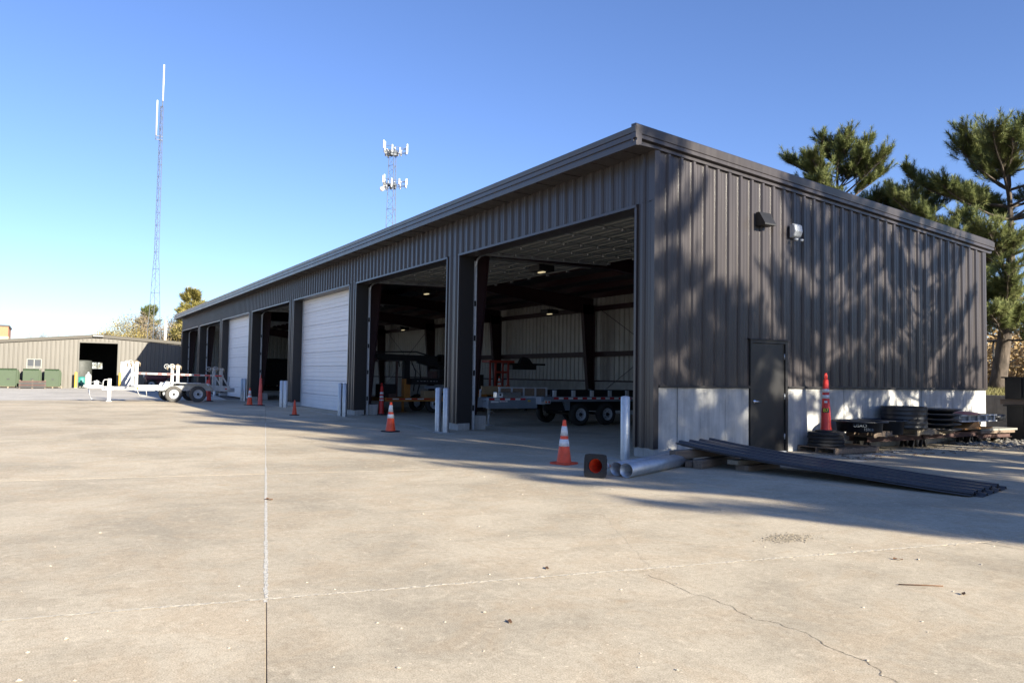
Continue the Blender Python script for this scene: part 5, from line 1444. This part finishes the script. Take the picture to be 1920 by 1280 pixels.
for zc, hgt, n_, seed in ((33.4, 1.75, 9, 1), (39.0, 1.75, 11, 2)):
    rg = random.Random(seed); b = MB()
    rr = 2.15
    corners = [(rr * 1.1 * math.cos(a), rr * 1.1 * math.sin(a)) for a in (R(60), R(180), R(300))]
    for k in range(3):
        p, q = corners[k], corners[(k + 1) % 3]
        p2 = (p[0] * 0.62 + q[0] * 0.38, p[1] * 0.62 + q[1] * 0.38); q2 = (q[0] * 0.62 + p[0] * 0.38, q[1] * 0.62 + p[1] * 0.38)
        for dz in (-0.35, 0.35): b.tube([(p[0], p[1], zc + dz), (q[0], q[1], zc + dz)], 0.05, 6)
        b.tube([(0, 0, zc - 0.3), ((p[0] + q[0]) / 2, (p[1] + q[1]) / 2, zc)], 0.06, 6)
    b.lathe([(0.75, -0.15), (0.75, 0.1), (0.0, 0.1)], 12, (0, 0, zc - 0.2)); b.build('platform_ring', 'mast', CT)
    for k in range(3):
        p, q = Vector((*corners[k], 0)), Vector((*corners[(k + 1) % 3], 0))
        for j in range(4):
            c_ = p.lerp(q, 0.06 + 0.29 * j); out = Vector((c_.x, c_.y, 0)).normalized() * 0.2
            h2 = hgt * rg.uniform(0.55, 0.85); zz = zc + rg.uniform(-0.2, 0.5)
            b = MB(); b.box((c_.x + out.x - 0.10, c_.y + out.y - 0.10, zz - h2 / 2), (c_.x + out.x + 0.10, c_.y + out.y + 0.10, zz + h2 / 2)); b.tube([(c_.x + out.x * 0.2, c_.y + out.y * 0.2, zc - 0.75), (c_.x + out.x * 0.2, c_.y + out.y * 0.2, zz + h2 * 0.4)], 0.045, 6, 1); b.build('panel_antenna', ['fibre', 'mast'], CT)
    b = MB(); 
    for k in range(6): b.box((rg.uniform(-.9, .7), rg.uniform(-.9, .7), zc - 0.9), (rg.uniform(-.2, .9), rg.uniform(-.2, .9), zc - 0.3))
    b.build('radio_box', 'mast', CT)
b = MB(); b.lathe([(0.0, 0.3), (0.3, 0.2), (0.42, 0.0), (0.42, -0.1), (0.0, -0.1)], 16, (0.3, -1.9, 32.2), 0, 'x'); b.build('dish_antenna', 'fibre', CT)
UP = thing('utility_pole', 'pale bare utility pole rising behind the tan shed roof', 'pole', (-88.0, 3.1, 0))
b = MB(); b.tube([(0, 0, 0), (0, 0, 7.4)], [0.19, 0.16], 12); b.build('shaft', 'pole', UP)
b = MB(); b.lathe([(0.17, 7.4005), (0.17, 7.44), (0.0, 7.45)], 12); b.build('cap', 'lgrey', UP)

# ================================================================== TREES
def tuft_template(seed, n=48, Lx=0.27, ln=0.16, wd=0.018):
    rg = np.random.default_rng(seed); V = []
    for i in range(n):
        f = (i + 0.5) / n
        a = i * 2.39996 + rg.uniform(-.3, .3); el = R(40 + 42 * (1 - f) + rg.uniform(-12, 12))
        d = np.array([math.cos(a) * math.sin(el), math.sin(a) * math.sin(el), math.cos(el)])
        p = np.array([0, 0, Lx * f]); t = np.cross(d, [0, 0, 1.0]); t /= np.linalg.norm(t) + 1e-9
        l_ = ln * rg.uniform(0.8, 1.15)
        V += [p - t * wd / 2, p + t * wd / 2, p + d * l_]
    return np.array(V)
def instances(temps, pos, dirs, scl, rg):
    out = []
    for i in range(len(pos)):
        T = temps[i % len(temps)]
        d = dirs[i] / (np.linalg.norm(dirs[i]) + 1e-9)
        u = np.array([0, 0, 1.0]) if abs(d[2]) < 0.95 else np.array([1.0, 0, 0])
        a = np.cross(u, d); a /= np.linalg.norm(a); b_ = np.cross(d, a)
        th = rg.uniform(0, 6.28); c_, s_ = math.cos(th), math.sin(th)
        a2 = a * c_ + b_ * s_; b2 = -a * s_ + b_ * c_
        out.append((T[:, :1] * a2 + T[:, 1:2] * b2 + T[:, 2:3] * d) * scl[i] + pos[i])
    return np.concatenate(out)
def tri_mesh(name, V, m, per=3):
    n = len(V)
    me = bpy.data.meshes.new(name)
    me.vertices.add(n); me.vertices.foreach_set('co', V.astype(np.float32).ravel())
    me.loops.add(n); me.loops.foreach_set('vertex_index', np.arange(n, dtype=np.int32))
    me.polygons.add(n // per)
    me.polygons.foreach_set('loop_start', np.arange(0, n, per, dtype=np.int32))
    me.polygons.foreach_set('loop_total', np.full(n // per, per, dtype=np.int32))
    me.materials.append(MT[m]); me.update(); me.validate()
    o = bpy.data.objects.new(name, me); COL.objects.link(o)
    return o
TUFTS = [tuft_template(i) for i in range(5)]
def pine(seed, loc, H, zb, RR, label, lean=(0, 0), m='needle', tr=0.24, dens=1.0, ts=1.0, group='pine trees', temps=None, prof=None, bend=0.0):
    rg = np.random.default_rng(seed)
    t = thing('pine_tree', label, 'tree', loc, group=group)
    def tx(z):
        f = z / H
        return np.array([lean[0] * f + bend * math.sin(f * 3.1), lean[1] * f, z])
    b = MB(); zs = np.linspace(-0.2, H - 0.25, 14)
    b.tube([tuple(tx(z)) for z in zs], [tr * (1.25 if i == 0 else 1.0) * (1 - 0.93 * (max(z, 0) / H) ** 0.9) + 0.012 for i, z in enumerate(zs)], 12)
    b.build('trunk', 'bark', t)
    lb = MB(); pos = []; dirs = []; scl = []
    z = zb
    while z < H - 0.2:
        f = (z - zb) / (H - zb)
        pr = prof(f) if prof else (0.55 + 0.75 * f if f < 0.45 else 0.9 * (1 - ((f - 0.45) / 0.55) ** 1.6) + 0.08)
        nl = rg.integers(4, 7)
        a0 = rg.uniform(0, 6.28)
        for k in range(nl):
            if rg.random() < 0.12: continue
            az = a0 + k * 6.283 / nl + rg.uniform(-.4, .4)
            ln = RR * pr * rg.uniform(0.55, 1.12)
            if ln < 0.25: ln = 0.25
            e0 = R(rg.uniform(-12, 20) + 26 * f); e1 = R(rg.uniform(8, 46) + 24 * f)
            p = tx(z).copy(); path = [p.copy()]; ns_ = 7; ds = []
            for s_ in range(ns_):
                e = e0 + (e1 - e0) * (s_ / ns_) ** 1.5
                az2 = az + rg.uniform(-.16, .16)
                d = np.array([math.cos(az2) * math.cos(e), math.sin(az2) * math.cos(e), math.sin(e)])
                p = p + d * ln / ns_; path.append(p.copy()); ds.append(d)
            r_ = 0.012 + 0.014 * ln
            lb.tube([tuple(q) for q in path], [r_ * (1 - 0.8 * i / ns_) for i in range(ns_ + 1)], 5, caps=False)
            # twigs
            nt_ = max(5, int(ln * 11.0 * dens))
            for j in range(nt_):
                s_ = 0.36 + 0.64 * ((j + rg.uniform(0, 1)) / nt_)
                ii = min(ns_ - 1, int(s_ * ns_)); q = path[ii] + (path[ii + 1] - path[ii]) * (s_ * ns_ - ii)
                d = ds[ii]; side = np.cross(d, [0, 0, 1.0]); side /= np.linalg.norm(side) + 1e-9
                sg = 1 if (j % 2) else -1
                td = d * rg.uniform(0.3, 0.9) + side * sg * rg.uniform(0.2, 1.0) + np.array([0, 0, rg.uniform(0.1, 0.9)])
                td /= np.linalg.norm(td)
                tl = rg.uniform(0.12, 0.62) * (1.25 - 0.5 * s_) * min(1.3, 0.5 + ln * 0.3)
                e_ = q + td * tl
                lb.tube([tuple(q), tuple(e_)], [0.008, 0.004], 3, caps=False)
                pos.append(e_ - td * 0.06); dirs.append(td + np.array([0, 0, 0.55]) + rg.normal(0, 0.25, 3)); scl.append(ts * rg.uniform(0.8, 1.2))
                if rg.random() < 0.9:
                    sd = td + side * -sg * 0.6 + rg.uniform(-.4, .4, 3); pos.append(q + td * tl * 0.5); dirs.append(sd + np.array([0, 0, 0.55]) + rg.normal(0, 0.25, 3)); scl.append(ts * rg.uniform(0.65, 1.0))
            pos.append(path[-1]); dirs.append(ds[-1] + np.array([0, 0, 0.5])); scl.append(ts * 1.1)
        z += rg.uniform(0.40, 0.66)
    pos.append(tx(H - 0.3)); dirs.append(np.array([0, 0, 1.0])); scl.append(ts * 1.2)
    o = lb.build('branches', 'bark', t, fix=False); o['kind'] = 'stuff'
    V = instances(temps or TUFTS, pos, dirs, scl, rg)
    c_ = tri_mesh('crown', V, m); c_.parent = t; c_['kind'] = 'stuff'
    return t
P1 = pine(11, (-4.55, 20.4, 1.2), 8.8, 1.8, 3.9, 'pine with its bare trunk visible at the end wall corner', lean=(0.35, 0.1), tr=0.27, bend=0.3, ts=1.22, dens=2.1, prof=lambda f: (0.75 + 0.5 * f if f < 0.4 else 0.95 * (1 - ((f - 0.4) / 0.6) ** 2.2) + 0.14))
P2 = pine(23, (-11.45, 20.9, 1.2), 10.5, 2.6, 3.3, 'pine rising behind the garage roof, apart from the trunk at the corner', tr=0.24, ts=1.22, dens=2.3, prof=lambda f: 0.95 * (1 - f ** 3.5) + 0.16)
P3 = pine(31, (-2.0, 23.5, 1.2), 8.8, 2.4, 3.0, 'dark pine at the picture edge behind the corner pine', tr=0.24, ts=1.25, dens=1.5)
P9 = pine(37, (-8.7, 21.9, 1.2), 8.2, 2.4, 2.6, 'shorter pine filling the gap between the two taller pines', tr=0.2, ts=1.3, dens=1.1, prof=lambda f: 0.95 * (1 - f ** 3) + 0.16)
# pines beyond the frame that throw the dappled shade on the end wall
P4 = pine(41, (9.2, 9.9, 0), 8.9, 0.6, 2.5, 'pine outside the view shading the far part of the end wall', tr=0.2, dens=0.8, ts=1.2)
P5 = pine(43, (15.0, 7.6, 0), 11.8, 1.2, 3.0, 'pine outside the view shading the middle of the end wall', tr=0.24, dens=0.85, ts=1.2)
P6 = dup(P5, (19.5, 5.6, 0), 2.0, 'pine outside the view shading the near part of the end wall')
P7 = dup(P5, (22.5, 4.2, 0), 4.0, 'tall pine outside the view shading the yard before the bays')
P8 = dup(P4, (18.0, 2.55, 0), 2.6, 'small pine outside the view shading the yard before the garage corner')
P8.scale = (0.78, 0.78, 0.84)
P10 = dup(P4, (22.0, 2.6, 0), 4.4, 'pine outside the view shading the yard farther from the corner')
P11 = dup(P4, (4.7, 10.2, 0), 5.1, 'low young pine outside the view shading the foot of the end wall')
P12 = dup(P4, (6.6, 7.4, 0), 1.7, 'low young pine outside the view shading the trestles by the end wall')
P12.scale = (0.42, 0.42, 0.42)
P11.scale = (0.42, 0.42, 0.40)
for q, s_ in ((P6, 0.84), (P7, 1.2)): q.scale = (s_, s_, s_)

# trees behind the tan shed
FT = [tuft_template(50 + i, 26, 0.5, 0.42, 0.07) for i in range(3)]
pine(5, (-90.5, 6.3, 0), 11.0, 1.5, 3.6, 'yellow green evergreen standing beside the garage roof end', m='needle_far', ts=1.15, temps=FT, dens=0.75, group='trees behind the tan shed', prof=lambda f: 1.0 - 0.85 * f ** 1.2)
pine(8, (-96.0, 2.2, 0), 9.4, 4.5, 1.3, 'thin dark evergreen seen through the radio mast legs', m='needle', ts=1.0, temps=FT, dens=0.7, group='trees behind the tan shed')
def leafy(seed, loc, H, rx, label, m, n=60, per=34, ls=0.075, base=0.25, group='trees behind the tan shed'):
    rg = np.random.default_rng(seed)
    t = thing('autumn_tree', label, 'tree', loc, group=group)
    b = MB(); b.tube([(0, 0, -0.1), (0.1, 0, H * 0.35), (0, 0.1, H * 0.7)], [0.16, 0.11, 0.05], 8); b.build('trunk', 'bark_g', t)
    cs = []
    while len(cs) < n:
        v = rg.uniform(-1, 1, 3)
        if np.linalg.norm(v) < 1: cs.append(np.array([v[0] * rx, v[1] * rx, H * base + (v[2] * 0.5 + 0.5) * H * (1 - base)]))
    lb = MB(); V = []
    for c_ in cs:
        s0 = np.array([0, 0, H * 0.2 + 0.4 * c_[2]])
        lb.tube([tuple(s0), tuple((s0 + c_) / 2 + rg.uniform(-.2, .2, 3)), tuple(c_)], [0.05, 0.03, 0.012], 4, caps=False)
        for _ in range(5):
            e = c_ + rg.normal(0, 0.6, 3); lb.tube([tuple(c_), tuple(e)], [0.012, 0.006], 3, caps=False)
        q = c_ + rg.normal(0, 1, (per * 5, 3)) * np.array([0.55, 0.55, 0.38]) * (rx / 3.0 + 0.3)
        for p in q:
            a = rg.normal(0, 1, 3); a /= np.linalg.norm(a); b2 = np.cross(a, rg.normal(0, 1, 3)); b2 /= np.linalg.norm(b2)
            s_ = ls * rg.uniform(0.6, 1.3)
            V += [p - a * s_, p + b2 * s_ * 0.6, p + a * s_, p - b2 * s_ * 0.6]
    o = lb.build('branches', 'bark_g', t, fix=False); o['kind'] = 'stuff'
    c_ = tri_mesh('crown', np.array(V), m, 4); c_.parent = t; c_['kind'] = 'stuff'
    return t
leafy(1, (-92, -0.6, 0), 7.6, 2.2, 'golden tree low over the shed roof near its ridge', 'gold')
leafy(2, (-93, 1.4, 0), 8.2, 2.0, 'golden brown tree behind the radio mast', 'tanleaf', 50, 26)
leafy(3, (-91, 4.2, 0), 8.0, 1.9, 'tan brown tree beside the utility pole', 'tanleaf', 50, 28)
leafy(4, (-86, 6.4, 0), 7.3, 2.3, 'yellow bushy tree at the far garage corner', 'gold', 60, 34)
leafy(6, (-96, -2.6, 0), 6.3, 1.8, 'small golden tree poking over the shed roof', 'gold', 36, 22)
def bare(seed, loc, H, label, spread=0.45):
    rg = random.Random(seed)
    t = thing('bare_tree', label, 'tree', loc, group='bare trees in the distance')
    b = MB(); tw = MB()
    def grow(p, d, ln, r_, lv):
        q = p + d * ln
        mid = (p + q) / 2 + Vector((rg.uniform(-1, 1), rg.uniform(-1, 1), rg.uniform(-.3, .5))) * ln * 0.08
        (b if lv < 2 else tw).tube([p, mid, q], [r_, r_ * 0.8, r_ * 0.6], 6 if lv < 2 else 3, caps=False)
        if lv >= 5: return
        for _ in range(rg.choice((2, 3, 3))):
            nd = (d + Vector((rg.gauss(0, spread), rg.gauss(0, spread), rg.gauss(0.08, spread * 0.7)))).normalized()
            grow(q.lerp(p, rg.uniform(0, 0.35)), nd, ln * rg.uniform(0.62, 0.85), r_ * 0.58, lv + 1)
    grow(Vector((0, 0, -0.1)), Vector((0, 0, 1)), H * 0.30, H * 0.016, 0)
    b.build('trunk', 'bark_g', t, fix=False)
    o = tw.build('crown', 'bark_g', t, fix=False); o['kind'] = 'stuff'
    return t
bt = bare(1, (-139, -11.0, 0), 11.0, 'faint bare tree over the shed roof beside the brick building')
dup(bt, (-139, -6.2, 0), 2.0, 'faint bare tree over the shed roof near its ridge')
dup(bt, (-72, 14.0, 1.5), 1.0, 'bare twiggy tree beyond the far end of the garage')
b9 = dup(bt, (-30.5, 47.0, 1.5), 3.0, 'bare tree whose twig tips show above the garage eave'); b9.scale = (1.42, 1.42, 1.42)

# ================================================================== BANK, WALL, CORN
RW = thing('retaining_wall', 'grey concrete retaining wall holding the grass bank behind the garage', 'wall', (0, 14.6, 0))
for i in range(12):
    x1 = 14 - i * 3.05
    b = MB(); b.box((x1 - 3.04, 0, 0), (x1, 0.25, 1.06)); bev(b.build('wall_segment', 'wall_r', RW), 0.01)
b = MB(); nx_, ny_ = 60, 30; vs = []
for j in range(ny_ + 1):
    for i in range(nx_ + 1):
        x = -110 + 180 * i / nx_; y_ = 14.84 + 120 * (j / ny_) ** 2
        vs.append((x, y_, 1.0 + min(1, (y_ - 14.84) / 8) * 0.25 + (y_ - 14.8) * 0.006 + random.uniform(-.05, .05) * (j > 0)))
b.add(vs, [(j * (nx_ + 1) + i, j * (nx_ + 1) + i + 1, (j + 1) * (nx_ + 1) + i + 1, (j + 1) * (nx_ + 1) + i) for j in range(ny_) for i in range(nx_)], 0, True)
struct(b.build('grass_bank', 'bank'))
rgn = np.random.default_rng(77)
def blades(name, n, fx_, h0, h1, wd, m, label, lean=0.25):
    V = np.zeros((n, 3, 3))
    p = fx_(rgn, n); h = rgn.uniform(h0, h1, n); a = rgn.uniform(0, 6.28, n)
    t = np.stack([np.cos(a), np.sin(a), np.zeros(n)], 1) * wd
    V[:, 0] = p - t; V[:, 1] = p + t
    V[:, 2] = p + np.stack([rgn.normal(0, lean, n) * h, rgn.normal(0, lean, n) * h, h], 1)
    o = tri_mesh(name, V.reshape(-1, 3), m); o['kind'] = 'stuff'; o['label'] = label
    return o
def bankp(r, n):
    x = r.uniform(-8, 6, n); y_ = 14.9 + 9 * r.random(n) ** 1.6
    return np.stack([x, y_, 1.0 + np.minimum(1, (y_ - 14.84) / 8) * 0.25 + (y_ - 14.8) * 0.006], 1)
blades('bank_grass', 26000, bankp, 0.05, 0.16, 0.012, 'grass', 'rough olive and brown grass on top of the bank')
# corn
def cornv(n):
    out = np.zeros((n, 4, 3))
    x = rgn.uniform(-34, 14, n); y_ = rgn.uniform(30, 42, n)
    z = rgn.uniform(0.0, 2.9, n) ** 1.0
    p = np.stack([x, y_, 1.35 + z], 1)
    a = rgn.uniform(0, 6.28, n); ln = rgn.uniform(0.25, 0.6, n) * (1.1 - z / 4)
    d = np.stack([np.cos(a), np.sin(a), rgn.uniform(-0.9, 1.1, n)], 1) * ln[:, None]
    s_ = np.stack([-np.sin(a), np.cos(a), np.zeros(n)], 1) * 0.035
    out[:, 0] = p - s_; out[:, 1] = p + s_; out[:, 2] = p + d * 0.6 + s_ + [0, 0, 0.1]; out[:, 3] = p + d
    return out.reshape(-1, 3)
o = tri_mesh('dry_corn_field', cornv(42000), 'corn', 4); o['kind'] = 'stuff'; o['label'] = 'tall golden field of dry corn behind the bank'
FN = thing('wire_fence', 'dark pipe rail and wire fence before the dry corn', 'fence', (0, 27.0, 1.3))
for i in range(9):
    x = 12 - i * 4
    b = MB(); b.tube([(x, 0, 0), (x, 0, 2.05)], 0.04, 8); b.build('post', 'black', FN)
b = MB(); b.tube([(-21, 0, 2.0), (13, 0, 2.0)], 0.045, 8); b.build('top_rail', 'black', FN)
for z in (0.5, 1.0, 1.5):
    b = MB(); b.tube([(-21, 0, z), (13, 0, z)], 0.006, 4); b.build('wire', 'black', FN)
